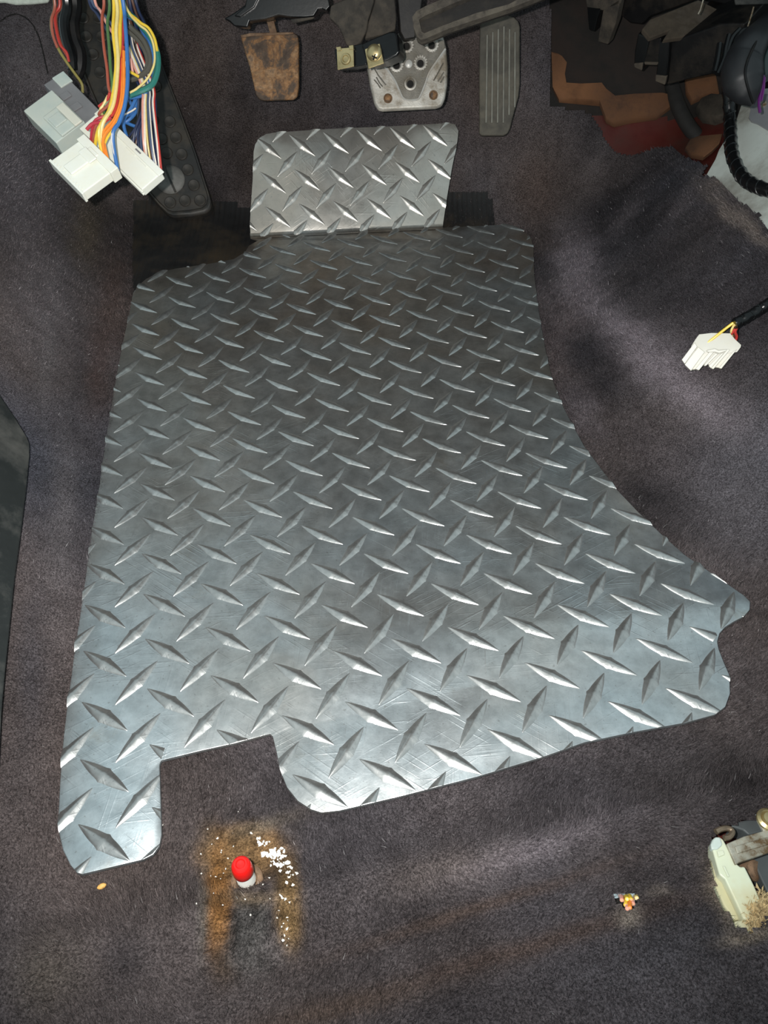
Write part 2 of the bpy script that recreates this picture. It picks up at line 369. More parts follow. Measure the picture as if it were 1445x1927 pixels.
# toe flap
hd = nrm(HR - HL); FN = np.array([.157, -.718, .678]); FN = nrm(FN - hd * (FN @ hd))
FL_PX = [(471, 447), (470, 420), (471, 400), (475, 340), (477, 285), (480, 271), (488, 259), (500, 252), (515, 249), (620, 242), (740, 237), (845, 231), (857, 234), (863, 246), (861, 265), (850, 320), (840, 380), (833, 428)]
FLAP = np.array(tp(FL_PX, HL, FN))
fup = nrm(np.cross(hd, FN)); fup = fup if fup[2] > 0 else -fup
b = MB()
bm = bmesh.new(); f = bm.faces.new([bm.verts.new(tuple(p)) for p in FLAP]); 
if Vector(f.normal).dot(Vector(FN)) < 0: f.normal_flip()
f.normal_update()
ret = bmesh.ops.extrude_face_region(bm, geom=[f]); vs = [e for e in ret['geom'] if isinstance(e, bmesh.types.BMVert)]
bmesh.ops.translate(bm, verts=vs, vec=tuple(-FN * TH)); bmesh.ops.recalc_face_normals(bm, faces=bm.faces)
fr_e = [e for e in bm.edges if all(abs((np.array(v.co) - HL) @ FN) < TH * .4 for v in e.verts)]
bmesh.ops.bevel(bm, geom=fr_e, offset=.0006, segments=2, affect='EDGES', profile=.5)
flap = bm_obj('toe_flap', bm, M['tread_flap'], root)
tag(flap, 'upright bent toe flap of the tread plate')
# rounded bend between plate and flap
b = MB(); nb = 24; cols = []
fup2 = nrm(np.cross(hd, FN)); fup2 = fup2 if fup2[2] > 0 else -fup2; r_b = .004
back = nrm(np.cross(hd, [0, 0, 1.])); back = back if back[1] < 0 else -back
for i in range(nb + 1):
    p = HL + (HR - HL) * i / nb; z0 = np.array([0, 0, .0003]); q = []
    for t in np.linspace(0, 1, 9):
        q.append(p + back * r_b * (1 - t) ** 2 + fup2 * r_b * t * t + z0 * (1 - t) + FN * .0003 * t)
    cols.append(q)
n = len(cols[0]); b.add([p for c in cols for p in c], [[i * n + k, i * n + k + 1, (i + 1) * n + k + 1, (i + 1) * n + k] for i in range(nb) for k in range(n - 1)], True)
b.build('bend', M['tread'], root)
# raised lugs
LAT = .038; ORG = np.array([2., 2.]); ang = math.radians(14.219)
WL = np.array([[math.cos(ang), math.sin(ang)], [-math.sin(ang), math.cos(ang)]])   # lattice -> world
def lat(i, j): return WL @ (np.array([i, -j]) - ORG) * LAT
WL = np.array([[.96938, -.24564], [.24564, .96938]])
def lug_bm(half=.0190, wid=.0043, hgt=.0017):
    bm = bmesh.new(); nx = 22; ss = np.array([-1, -.86, -.62, -.32, 0, .32, .62, .86, 1]); rows = []
    for i in range(nx + 1):
        t = -1 + 2 * i / nx; a = abs(t)
        ww = wid * (1 - a ** 1.7) + .0008 * math.exp(-(t / .085) ** 4) * (1 - a)
        hh = hgt * (1 - a ** 2.2) ** .8 + .0003 * math.exp(-(t / .09) ** 4)
        if i in (0, nx): rows.append([bm.verts.new((t * half, 0, -.0002))]); continue
        rows.append([bm.verts.new((t * half, s * ww, hh * (1 - abs(s) ** 1.25) - (.0002 if abs(s) == 1 else 0))) for s in ss])
    for r0, r1 in zip(rows, rows[1:]):
        if len(r0) == 1:
            for k in range(len(r1) - 1): bm.faces.new((r0[0], r1[k], r1[k + 1]))
        elif len(r1) == 1:
            for k in range(len(r0) - 1): bm.faces.new((r0[k], r1[0], r0[k + 1]))
        else:
            for k in range(len(r0) - 1): bm.faces.new((r0[k], r1[k], r1[k + 1], r0[k + 1]))
    bmesh.ops.recalc_face_normals(bm, faces=bm.faces)
    if sum(f.normal.z for f in bm.faces) < 0: bmesh.ops.reverse_faces(bm, faces=bm.faces)
    for f in bm.faces: f.smooth = True
    return bm
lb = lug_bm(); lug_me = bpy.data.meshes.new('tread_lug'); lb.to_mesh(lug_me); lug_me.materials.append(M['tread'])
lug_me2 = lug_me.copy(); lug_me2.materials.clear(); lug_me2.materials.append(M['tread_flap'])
LV = np.array([v.co for v in lug_me.vertices])
def put_lug(Mx, poly2, to2, src=None, mt='tread'):
    src = src or lug_me
    """Mx: 4x4 local->world; poly2: outline in 2-D; to2: world point -> 2-D"""
    Wp = LV @ Mx[:3, :3].T + Mx[:3, 3]; q = np.array([to2(p) for p in Wp]); ins = inpoly(q, poly2)
    if not ins.any(): return
    off = np.array(root.location); Ml = Mx.copy(); Ml[:3, 3] -= off
    if ins.all():
        o = bpy.data.objects.new('tread_lug', src)
    else:
        bm = bmesh.new(); bm.from_mesh(lug_me); me = bpy.data.meshes.new('tread_lug')
        bm.transform(Matrix(Mx.tolist()))
        n = len(poly2); c = q.mean(0); dist = []
        lo, hi = q.min(0), q.max(0); area = sum(poly2[k][0] * poly2[(k + 1) % n][1] - poly2[(k + 1) % n][0] * poly2[k][1] for k in range(n))
        for k in range(n):
            a, b2 = np.array(poly2[k][:2]), np.array(poly2[(k + 1) % n][:2]); hits = False
            for t in np.linspace(0, 1, 12):
                p = a + (b2 - a) * t
                if (p >= lo - .001).all() and (p <= hi + .001).all():
                    # is this stretch of the outline really over the lug?
                    if np.min(np.linalg.norm(q - p, axis=1)) < .0022: hits = True; break
            if not hits: continue
            A3, B3 = from2(a, poly2), from2(b2, poly2); up = np.array(Mx[:3, 2])
            no = np.cross(B3 - A3, up); no = no if area > 0 else -no
            if np.linalg.norm(no) < 1e-9: continue
            bmesh.ops.bisect_plane(bm, geom=bm.verts[:] + bm.edges[:] + bm.faces[:], plane_co=tuple(A3), plane_no=tuple(nrm(no)), clear_outer=True)
        if len(bm.faces) < 2: bm.free(); return
        bm.transform(Matrix(Mx.tolist()).inverted()); bm.to_mesh(me); bm.free(); me.materials.append(M[mt])
        if len(me.polygons) == 0: return
        o = bpy.data.objects.new('tread_lug', me)
    C.objects.link(o); o.parent = root; o.matrix_local = Matrix(Ml.tolist())
PL2 = [tuple(p[:2]) for p in PLATE]
FL2 = [((p - HL) @ hd, (p - HL) @ fup) for p in FLAP]
def from2(a, poly):
    if poly is PL2: return np.array([a[0], a[1], float(plate_z(a[0], a[1]))])
    return HL + hd * a[0] + fup * a[1]
for i2 in range(-9, 22):
    for j2 in range(-28, 16):
        if (i2 + j2) % 2 or (i2 % 2) != (j2 % 2): continue
        i, j = i2 / 2, j2 / 2
        x, y = lat(i, j); A = i2 % 2 == 0
        dv = WL @ np.array([1., -1.] if A else [1., 1.]); d3 = nrm([dv[0], dv[1], 0])
        e = 1e-3; nz = nrm([-(float(plate_z(x + e, y)) - float(plate_z(x - e, y))) / (2 * e), -(float(plate_z(x, y + e)) - float(plate_z(x, y - e))) / (2 * e), 1])
        ex = nrm(d3 - nz * (d3 @ nz)); ey = np.cross(nz, ex)
        # crowded out near the bend: the flap carries its own
        Mx = np.eye(4); Mx[:3, 0], Mx[:3, 1], Mx[:3, 2] = ex, ey, nz; Mx[:3, 3] = [x, y, float(plate_z(x, y))]
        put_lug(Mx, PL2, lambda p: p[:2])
# lattice on the flap, from its own measured rows
rows = {0: [(512.6, 345.1), (577.5, 336.8), (642.2, 333.0), (704.2, 328.2), (765.7, 322.5), (826.8, 318.7)],
        -1: [(522.1, 409.4), (587.4, 403.7), (650.1, 397.3), (712.8, 392.9), (775.9, 388.7)],
        1: [(503.7, 279.5), (568.9, 272.5), (632.6, 266.8), (696.3, 265.5), (758.4, 261.4), (817.9, 256.0)]}
A_, B_ = [], []
for jj, r in rows.items():
    for i, p in enumerate(tp(r, HL, FN)): A_.append([1, i, jj]); B_.append([(p - HL) @ hd, (p - HL) @ fup])
K_ = np.linalg.lstsq(np.array(A_, float), np.array(B_), rcond=None)[0]
sc_f = (np.linalg.norm(K_[1]) + np.linalg.norm(K_[2])) / 2 / LAT
for i2 in range(-4, 16):
    for j2 in range(-6, 6):
        if (i2 % 2) != (j2 % 2): continue
        A = i2 % 2 == 0; p2 = K_[0] + K_[1] * i2 / 2 + K_[2] * j2 / 2
        d2 = K_[1] - K_[2] if A else K_[1] + K_[2]
        ex = nrm(hd * d2[0] + fup * d2[1]); ey = np.cross(FN, ex)
        Mx = np.eye(4); Mx[:3, 0], Mx[:3, 1], Mx[:3, 2] = ex * sc_f, ey * sc_f, FN * sc_f; Mx[:3, 3] = HL + hd * p2[0] + fup * p2[1]
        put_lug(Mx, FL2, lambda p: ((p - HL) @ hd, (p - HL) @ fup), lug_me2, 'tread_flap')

# ------------------------------------------------------------------ carpet pile: short velour tufts, thinned out with distance
def make_pile(N):
    r = np.random.default_rng(3)
    # spread evenly over the cloth: draw on the plan, keep what the room in view needs
    x = r.uniform(-.45, .56, N * 4); y = r.uniform(-.41, .66, N * 4)
    z = H(x, y); P = np.stack([x, y, z], -1); q = proj(P); d = (P - CAM) @ RT[2]
    keep = (q[:, 0] > -260) & (q[:, 0] < 1760) & (q[:, 1] > -40) & (q[:, 1] < 2150) & (d > .1)
    keep &= r.random(len(x)) < np.clip((.42 / np.maximum(d, .1)) ** 2.0, .05, 1)
    keep &= ~(inpoly(q, CUT_TOP) | inpoly(q, CUT_SEAT) | inpoly(q, CUT_WIRE))
    cen = np.array(PL2).mean(0); keep &= ~inpoly(np.stack([x, y], -1), [tuple(cen + (np.array(p) - cen) * .985) for p in PL2])
    keep &= ~inpoly(q, HEEL_PX) 
    P = P[keep][:N]; n = len(P); x, y = P[:, 0], P[:, 1]; q = proj(P)
    e = .002; nx = (H(x - e, y) - H(x + e, y)) / (2 * e); ny = (H(x, y - e) - H(x, y + e)) / (2 * e)
    nn = np.stack([nx, ny, np.ones(n)], -1); nn /= np.linalg.norm(nn, axis=1)[:, None]
    a0 = fbm(x * 8 + 11, y * 8, 2) * 9
    lean = np.stack([np.cos(a0), np.sin(a0), np.zeros(n)], -1) * .45 + r.normal(0, .38, (n, 3))
    bare = np.exp(-(((q[:, 0] - 460) / 90) ** 4 + ((q[:, 1] - 1610) / 60) ** 4))       # pile crushed off round the stud
    ln_ = r.uniform(.0016, .0032, n) * (1 - .75 * bare)
    tip = P + (nn + lean) * ln_[:, None]
    sd = np.cross(nn, r.normal(0, 1, (n, 3))); sd /= np.linalg.norm(sd, axis=1)[:, None]
    wd = r.uniform(.00016, .00032, n)[:, None] * np.clip(((P - CAM) @ RT[2]) / .45, .8, 2.0)[:, None]
    V = np.stack([P - sd * wd - nn * .0004, P + sd * wd - nn * .0004, tip], 1).reshape(-1, 3)
    col = nap_colour(P) * np.clip(r.normal(1.12, .34, n), .4, 2.6)[:, None]
    spark = r.random(n) < .005; col[spark] = col[spark] * 1.5 + .20
    cc = np.ones((n, 3, 4), np.float32); cc[:, :, :3] = col[:, None, :]; cc[:, :2, :3] *= .6
    me = bpy.data.meshes.new('carpet_pile')
    me.vertices.add(3 * n); me.vertices.foreach_set('co', V.astype(np.float32).ravel())
    me.loops.add(3 * n); me.loops.foreach_set('vertex_index', np.arange(3 * n, dtype=np.int32))
    me.polygons.add(n); me.polygons.foreach_set('loop_start', np.arange(0, 3 * n, 3, dtype=np.int32)); me.polygons.foreach_set('loop_total', np.full(n, 3, np.int32))
    me.update(calc_edges=True)
    a = me.color_attributes.new('nap', 'FLOAT_COLOR', 'POINT'); a.data.foreach_set('color', cc.ravel())
    me.materials.append(M['fibre']); o = bpy.data.objects.new('carpet_pile', me); C.objects.link(o); o.parent = floor; tag(o, kind='stuff')
HEEL_PX = [(252, 372), (300, 372), (395, 372), (500, 398), (520, 470), (470, 500), (330, 530), (250, 560)]
make_pile(560000)
# ------------------------------------------------------------------ more materials
M['red_floor'] = simple('maroon_body_paint', (.085, .013, .010), .45, 0, .25, 60, .1, (.05, .02, .015), .4)
M['bulk'] = simple('dirty_brown_insulation', (.011, .009, .0075), .85, 0, .35, 40, .4, (.02, .011, .008), .4)
M['foam'] = simple('orange_foam', (.150, .064, .026), .9, 0, .3, 60, .4, (.06, .028, .015), .5)
M['grey_metal'] = simple('pale_grey_bracket', (.72, .77, .72), .5, .15, .06, 40, .05, (.30, .29, .25), .25)
M['white_plastic'] = simple('ivory_plastic', (.82, .83, .75), .35, 0, .04, 30, .03, (.74, .70, .56), .12, trans=.08)
M['clear_plastic'] = simple('milky_plastic', (.50, .57, .53), .3, 0, .08, 30, .03, (.60, .60, .52), .3, trans=.25)
M['grey_plastic'] = simple('grey_plastic', (.20, .195, .20), .45, 0, .1, 60, .08)
M['milk'] = simple('yellowed_nylon', (.62, .66, .50), .35, 0, .06, 40, .04, (.50, .42, .22), .35, trans=.2)
M['zinc'] = simple('spotted_zinc', (.42, .41, .34), .5, .35, .3, 420, .3, (.12, .075, .035), .75)
M['steel_grey'] = simple('dark_grey_steel', (.075, .085, .088), .6, .2, .12, 60, .1)
M['brass'] = simple('zinc_yellow', (.55, .45, .24), .35, .8, .15, 160, .1, (.25, .19, .09), .3)
M['red_cap'] = simple('red_vinyl', (.78, .012, .010), .28, 0, .05, 60, .02, trans=.1)
M['plug'] = simple('ivory_plug', (.60, .585, .52), .4, 0, .04, 40, .03, (.54, .50, .38), .2, trans=.08)
M['thread'] = simple('silver_paint', (.50, .49, .46), .4, .2, .08, 300, .1, (.45, .40, .34), .2)
M['rust'] = simple('rusty_steel', (.20, .125, .075), .75, .15, .5, 300, .6, (.10, .05, .025), .5)
M['alloy'] = simple('dirty_cast_alloy', (.48, .46, .42), .5, .4, .18, 180, .3, (.19, .16, .12), .75)
M['alloy_dark'] = simple('grimy_alloy', (.17, .158, .135), .55, .4, .25, 220, .35, (.10, .085, .06), .4)
M['accel'] = simple('grey_worn_rubber', (.066, .059, .047), .75, 0, .35, 60, .35, (.105, .092, .068), .5)
M['wool'] = simple('tan_fibre', (.50, .38, .20), .95, 0, .35, 300, .5)
M['white_foam'] = simple('pale_foam', (.62, .66, .58), .9, 0, .15, 200, .5)
M['flake'] = simple('white_flake', (.80, .78, .72), .8, 0, .1, 200, .2)
M['hole'] = simple('dark_felt', (.012, .011, .010), 1, 0, .3, 80, .2)
def rust_pad():
    t = NT('rusty_pedal_face'); n = t.noise(38, 6, .7, dist=.4); f = t.noise(260, 5, .7)
    c = t.ramp(n, [(.36, (.045, .028, .018)), (.44, (.09, .06, .04)), (.50, (.26, .125, .045)), (.58, (.34, .20, .10)), (.66, (.12, .09, .07))])
    c = t.mix(t.ramp(f, [(.35, g3(.65)), (.6, g3(0))]), c, (.05, .03, .02)); t.set(Base_Color=c, Roughness=.62, Metallic=.25, Normal=t.bump(f, .4, .0006)); return t.m
M['rust_pad'] = rust_pad()
WIRES = {}
def wire_m(name, col):
    if name not in WIRES: WIRES[name] = simple('wire_' + name, col, .38, 0, .08, 200, .03)
    return WIRES[name]
WC = dict(red=(.50, .045, .035), brick=(.36, .085, .05), crimson=(.45, .035, .055), yellow=(.80, .55, .05), pale_yellow=(.78, .62, .24), orange=(.85, .25, .03), green=(.075, .16, .055), blue=(.045, .16, .42),
          teal=(.022, .17, .14), navy=(.018, .028, .075), black=(.010, .010, .011), grey=(.085, .08, .065), white=(.78, .70, .60), slate=(.06, .085, .15), brown=(.11, .05, .03), purple=(.10, .012, .12), olive=(.26, .22, .06), pink=(.72, .33, .26))
def wm(n): return wire_m(n, WC[n])
# ------------------------------------------------------------------ rubber heel pad sewn into the carpet (mostly under the plate)
def heel_pad():
    P = [(252, 560), (250, 470), (250, 378), (300, 372), (400, 376), (472, 394), (600, 392), (760, 372), (832, 364), (895, 358), (914, 364), (926, 382), (932, 425), (935, 480), (700, 560)]
    W = np.array([hit(*p) for p in P]); xs = np.arange(W[:, 0].min(), W[:, 0].max(), .0011); ys = np.arange(W[:, 1].min(), W[:, 1].max(), .007)
    X, Y = np.meshgrid(xs, ys); Z = H(X, Y) + .0018 + .0007 * np.maximum(0, np.cos(X / .0058 * 2 * math.pi)) ** 1.5
    V = np.stack([X, Y, Z], -1).reshape(-1, 3); nx, ny = len(xs), len(ys); i = np.arange(nx * ny).reshape(ny, nx)
    Q = np.stack([i[:-1, :-1], i[:-1, 1:], i[1:, 1:], i[1:, :-1]], -1).reshape(-1, 4)
    Q = Q[inpoly(V[Q].mean(1)[:, :2], [tuple(w_[:2]) for w_ in W]) & ~inpoly(V[Q].mean(1)[:, :2], [tuple(np.array(PL2).mean(0) + (np.array(p) - np.array(PL2).mean(0)) * .93) for p in PL2])]
    b = MB(); used = np.unique(Q); rm = {int(u): k for k, u in enumerate(used)}
    b.add(V[used], [[rm[int(a)] for a in q] for q in Q], True); o = b.build('heel_pad', M['heel'], floor, recalc=False)
    tag(o, 'black ribbed rubber heel pad let into the carpet')
heel_pad()
# ------------------------------------------------------------------ footrest
def footrest():
    P0, P1, P2 = hit(345, 400) , hit(165, 40), hit(300, 110)
    N = nrm(np.cross(P1 - P0, P2 - P0)); N = N if N @ (CAM - P0) > 0 else -N
    O = P0 + N * .016
    c1 = lambda L: [(x / 3.44, y / 3.44) for x, y in L]
    out = c1([(470, -120), (800, -120), (900, 60), (1010, 300), (1085, 500), (1170, 720), (1270, 990), (1360, 1270), (1372, 1320), (1362, 1358), (1330, 1382), (1240, 1400), (1130, 1408), (1095, 1396), (1040, 1345), (960, 1252), (840, 1060), (720, 850), (640, 720), (570, 560), (510, 400), (480, 200)])
    root = empty('footrest', tp([(300, 350)], O, N)[0], 'black rubber footrest with round grip studs behind the wiring connectors', 'footrest')
    poly = tp(out, O, N); cen = np.mean(poly, 0)
    MB().prism(poly, -N * .012).build('pad', M['rubber'], root, bevel=.002)
    inner = [cen + (p - cen) * .93 for p in poly]; n = len(poly); b = MB()
    lo = [cen + (p - cen) * .955 for p in poly]
    b.add([p + N * .0002 for p in poly] + [p + N * .003 for p in [cen + (p - cen) * .985 for p in poly]] + [p + N * .003 for p in lo] + [p + N * .0002 for p in inner],
          [[k * n + i, k * n + (i + 1) % n, (k + 1) * n + (i + 1) % n, (k + 1) * n + i] for k in range(3) for i in range(n)], True)
    b.build('rim', M['rubber'], root, sharp=60)
    studs = c1([(1100, 790), (1140, 892), (1048, 900), (1080, 992), (1176, 1000), (1216, 1100), (1255, 1200), (1295, 1298), (1198, 1300), (1102, 1312), (603, 355), (650, 470), (560, 240), (660, 240), (700, 590), (540, 120), (640, 120), (990, 780), (950, 680), (1010, 560), (900, 900), (700, 360)])
    me = None
    for p in tp(studs, O, N):
        if me is None:
            o = MB().lathe(p, N, [(.0066, -.0005), (.0066, .0012), (.0058, .0020), (.0050, .0019), (.0030, .0012), (.0005, .0010)], 20).build('grip_stud', M['rubber'], root); me = o; p00 = p
        else:
            o = me.copy(); C.objects.link(o); o.location = tuple(p - p00)
    p = tp(c1([(1103, 1165)]), O, N)[0]
    bt = MB().lathe(p, N, [(.0165, -.0005), (.0165, .0012), (.0150, .0030), (.0120, .0044), (.006, .0052), (.0005, .0054)], 32).build('fixing_button', simple('scuffed_black_button', (.13, .125, .115), .6, 0, .25, 120, .3), root)
    q0, q1 = tp(c1([(1080, 1115), (1128, 1222)]), O, N); d = nrm(q1 - q0); s = np.cross(N, d)
    MB().box(((q0 + q1) / 2, d, s, N), (-.0165, -.0012, .0035), (.0165, .0012, .0056)).build('slot_bar', M['rubber'], bt, bevel=.0004)
footrest()
# ------------------------------------------------------------------ pedals
def clutch():
    N = nrm([-.05, -.88, .46]); O = pd(510, 125, .815)
    root = empty('clutch_pedal', O, 'bare rusty brown clutch pedal pad, leftmost of the three pedals', 'pedal', 'foot pedals under the dash')
    out = [(452, 66), (470, 62), (552, 60), (560, 66), (562, 80), (562, 165), (559, 181), (551, 187), (497, 189), (487, 187), (481, 178), (470, 128), (458, 90)]
    poly = tp(out, O, N); cen = np.mean(poly, 0)
    MB().prism(poly, -N * .005).build('pad', M['rust_pad'], root, bevel=.0015, seg=3)
    a = tp([(501, 38), (515, 38), (521, 62), (508, 64)], O - N * .004, N); MB().prism(a, -N * .006).build('arm', M['rust'], root, bevel=.0008)
    up = tp([(508, 40), (507, -10)], O - N * .008, N); MB().tube([up[0], up[1], up[1] + np.array([0, .0, .03]), up[1] + np.array([0, .02, .08])], [.006, .007, .008, .008], 8).build('lever', M['rust'], root)
    o = MB().prism(tp([(452, 66), (470, 62), (552, 60), (552, 64), (470, 68), (455, 71)], O + N * .0012, N), -N * .003).build('lip', M['rust'], root, bevel=.0006)
clutch()
def brake():
    N = nrm([.02, -.88, .46]); O = pd(770, 140, .815)
    root = empty('brake_pedal', O, 'silver alloy brake pedal with drilled holes in a V panel, middle pedal', 'pedal', 'foot pedals under the dash')
    out = [(689, 118), (700, 92), (745, 62), (800, 60), (834, 64), (840, 90), (843, 125), (842, 160), (838, 185), (832, 199), (820, 203), (720, 208), (711, 206), (704, 194), (696, 160)]
    MB().prism(tp(out, O, N), -N * .009).build('pad', M['alloy'], root, bevel=.003, seg=3)
    vp = [(716, 121), (728, 122), (749, 162), (759, 185), (767, 188), (783, 187), (791, 181), (806, 138), (838, 92), (836, 76), (760, 72), (735, 90)]
    tag(MB().prism(tp(vp, O + N * .0012, N), -N * .003).build('v_panel', M['alloy_dark'], root, bevel=.0008), 'grimy V shaped centre panel')
    gl = [(716, 121), (728, 130), (743, 152), (752, 172), (758, 184), (767, 188.5), (783, 187.5), (790, 182), (800, 158), (808, 136), (824, 112), (838, 92)]
    tag(MB().tube(cat(tp(gl, O + N * .0018, N), 4), .0011, 6).build('v_ridge', M['thread'], root), 'shiny raised V line')
    for x, y in ((765, 87), (812, 85), (746, 123), (791, 119.5), (772, 158)):
        p = tp([(x, y)], O + N * .0012, N)[0]
        r = MB().lathe(p, N, [(.0070, 0), (.0066, .0022), (.0048, .0026), (.0038, .0010), (.0034, .0002)], 20).build('hole_ring', M['alloy'], root)
        MB().lathe(p + N * .0004, N, [(.0036, 0), (.0001, .0001)], 16).build('hole', M['hole'], r)
        if (x, y) != (772, 158):
            b = MB(); u = nrm(np.cross(N, [1, 0, .1])); v = np.cross(N, u)
            for k in range(16):
                a = k * math.pi / 8; d = math.cos(a) * u + math.sin(a) * v
                b.box((p, d, np.cross(N, d), N), (.0050, -.0006, .001), (.0073, .0006, .0027))
            b.build('knurl', M['alloy'], r)
    p = tp([(769, 121)], O + N * .001, N)[0]; MB().lathe(p, N, [(.0042, 0), (.0038, .0018), (.0022, .0026), (.0003, .0028)], 16).build('boss', M['thread'], root)
    for x, y in ((730, 185), (815.5, 179)):
        p = tp([(x, y)], O, N)[0]; h = MB().lathe(p, N, [(.0048, 0), (.0044, .0006), (.0036, -.0), (.0034, .0003)], 18).build('rivet_seat', M['rust'], root)
        MB().lathe(p + N * .0003, N, [(.0036, 0), (.003, .0008), (.0004, .0011)], 14).build('rivet', M['rust_pad'], h)
    for L in ([(705, 130), (712, 142), (726, 160)], [(704, 150), (711, 158), (716, 166)], [(708, 145), (714, 156), (720, 163)], [(816, 152), (824, 138), (834, 119)], [(824, 153), (829, 146), (835, 136)], [(829, 156), (832, 151), (836, 144)]):
        MB().tube(tp(L, O + N * .0001, N), .0007, 6).build('grip_slot', M['alloy_dark'], root)
    up = tp([(775, 84), (777, 62)], O - N * .012, N); MB().tube([up[0], up[1]], .009, 8).build('arm', M['black'], root)
brake()
def accel():
    N = nrm([-.10, -.88, .46]); O = pd(940, 140, .865)
    root = empty('accelerator_pedal', O, 'long grey ribbed rubber accelerator pedal, rightmost of the three pedals', 'pedal', 'foot pedals under the dash')
    k = lambda L: [(660 + x / 3.803, y / 3.803) for x, y in L]
    out = k([(925, 95), (1000, 90), (1100, 95), (1170, 122), (1200, 150), (1210, 190), (1210, 600), (1200, 690), (1170, 800), (1140, 920), (1122, 955), (1090, 970), (935, 970), (918, 955), (918, 500)])
    poly = tp(out, O, N); MB().prism(poly, -N * .008).build('pad', M['accel'], root, bevel=.002, seg=3)
    for i in range(6):
        x = 968 + 40 * i + i * 1; a = tp(k([(x + 8 - i * 1.2, 190 + 20 * abs(3 - i)), (x, 880 - 55 * max(0, i - 3))]), O, N); d = a[1] - a[0]; l = np.linalg.norm(d); ex = d / l; ey = np.cross(N, ex)
        MB().box((a[0], ex, ey, N), (0, -.0009, -.0004), (l, .0009, .0015)).build('rib', simple('worn_rib_rubber', (.17, .165, .14), .7, 0, .25, 90, .2) if i == 0 else bpy.data.materials['worn_rib_rubber'], root, bevel=.0005)
    up = tp([(935, 60), (930, -10)], O - N * .012, N); MB().tube([up[0], up[1], up[1] + np.array([0, 0, .03]), up[1] + np.array([0, .02, .08])], .006, 8).build('arm', M['black'], root)
accel()
# ------------------------------------------------------------------ underside of the dash
def dash():
    root = empty('dashboard', (.0, .52, .34), 'black underside of the dashboard hanging above the pedals', 'dashboard')
    fr_ = (np.array([0, 0, 0.]), np.array([1., 0, 0]), np.array([0, 1., 0]), np.array([0, 0, 1.]))
    MB().box(fr_, (-.62, .47, .36), (.75, .95, .62)).build('underside', M['black'], root, bevel=.01)  # out-of-view dash bulk, added and sized to block sky light
    MB().box(fr_, (-.09, -.06, .44), (.13, .50, .57)).build('column_blocker', M['dusty'], root, bevel=.03, seg=4)  # unseen column box, added to darken the plate's central reflections
    N = nrm([0, -.95, .3]); O = pd(560, 20, .76)
    rail = [(421, 35), (440, 24), (460, 10), (480, -30), (612, -30), (622, 12), (614, 21), (606, 17), (599, 18), (591, 31), (575, 33), (551, 33), (524, 29), (500, 36), (470, 40), (466, 52), (440, 49), (432, 41)]
    MB().prism(tp(rail, O, N), -N * .020).build('rail', M['gloss'], root, bevel=.0015)
    MB().prism(tp([(546, 36), (592, 31), (590, 35), (552, 44)], O + N * .001, N), -N * .004).build('rail_tab', M['dusty'], root, bevel=.0008)
    MB().prism(tp([(440, 30), (461, 12), (470, -30), (500, -30), (478, 14), (452, 32)], O + N * .004, N), -N * .006).build('rail_fold', M['gloss'], root, bevel=.001)
    O2 = pd(660, 40, .75)
    br = [(622, 12), (628, 7), (660, -6), (676, -30), (706, -30), (704, 4), (693, 38), (690, 60), (684, 70), (678, 82), (664, 88), (652, 85), (644, 64), (636, 49), (627, 40), (619, 33)]
    MB().prism(tp(br, O2, N), -N * .016).build('column_bracket', M['dusty'], root, bevel=.0015)
    br2 = [(706, -30), (740, -30), (746, 30), (744, 56), (728, 64), (686, 74), (692, 44), (704, 5)]
    MB().prism(tp(br2, O2 - N * .003, N), -N * .016).build('column_bracket', M['dusty'], root, bevel=.0015)
    N3 = nrm([-.25, -.85, .45]); O3 = pd(710, 90, .735)
    bx = [(679, 82), (706, 70), (733, 59), (744, 58), (748, 66), (752, 98), (746, 105), (726, 114), (694, 120), (687, 108)]
    MB().prism(tp(bx, O3, N3), -N3 * .022).build('bracket_foot', M['gloss'], root, bevel=.002, seg=3)
    MB().prism(tp([(628, 92), (668, 84), (684, 80), (692, 112), (690, 122), (668, 127), (634, 129)], O3 - N3 * .006, N3), -N3 * .010).build('bracket_foot', M['gloss'], root, bevel=.0015)
    blk = [(744, -30), (800, -30), (792, 30), (782, 72), (760, 76), (752, 60)]
    MB().prism(tp(blk, O2 - N * .03, N), -N * .03).build('column_support', M['black'], root, bevel=.002)
    return root, O3, N3
dash_root, O3, N3 = dash()
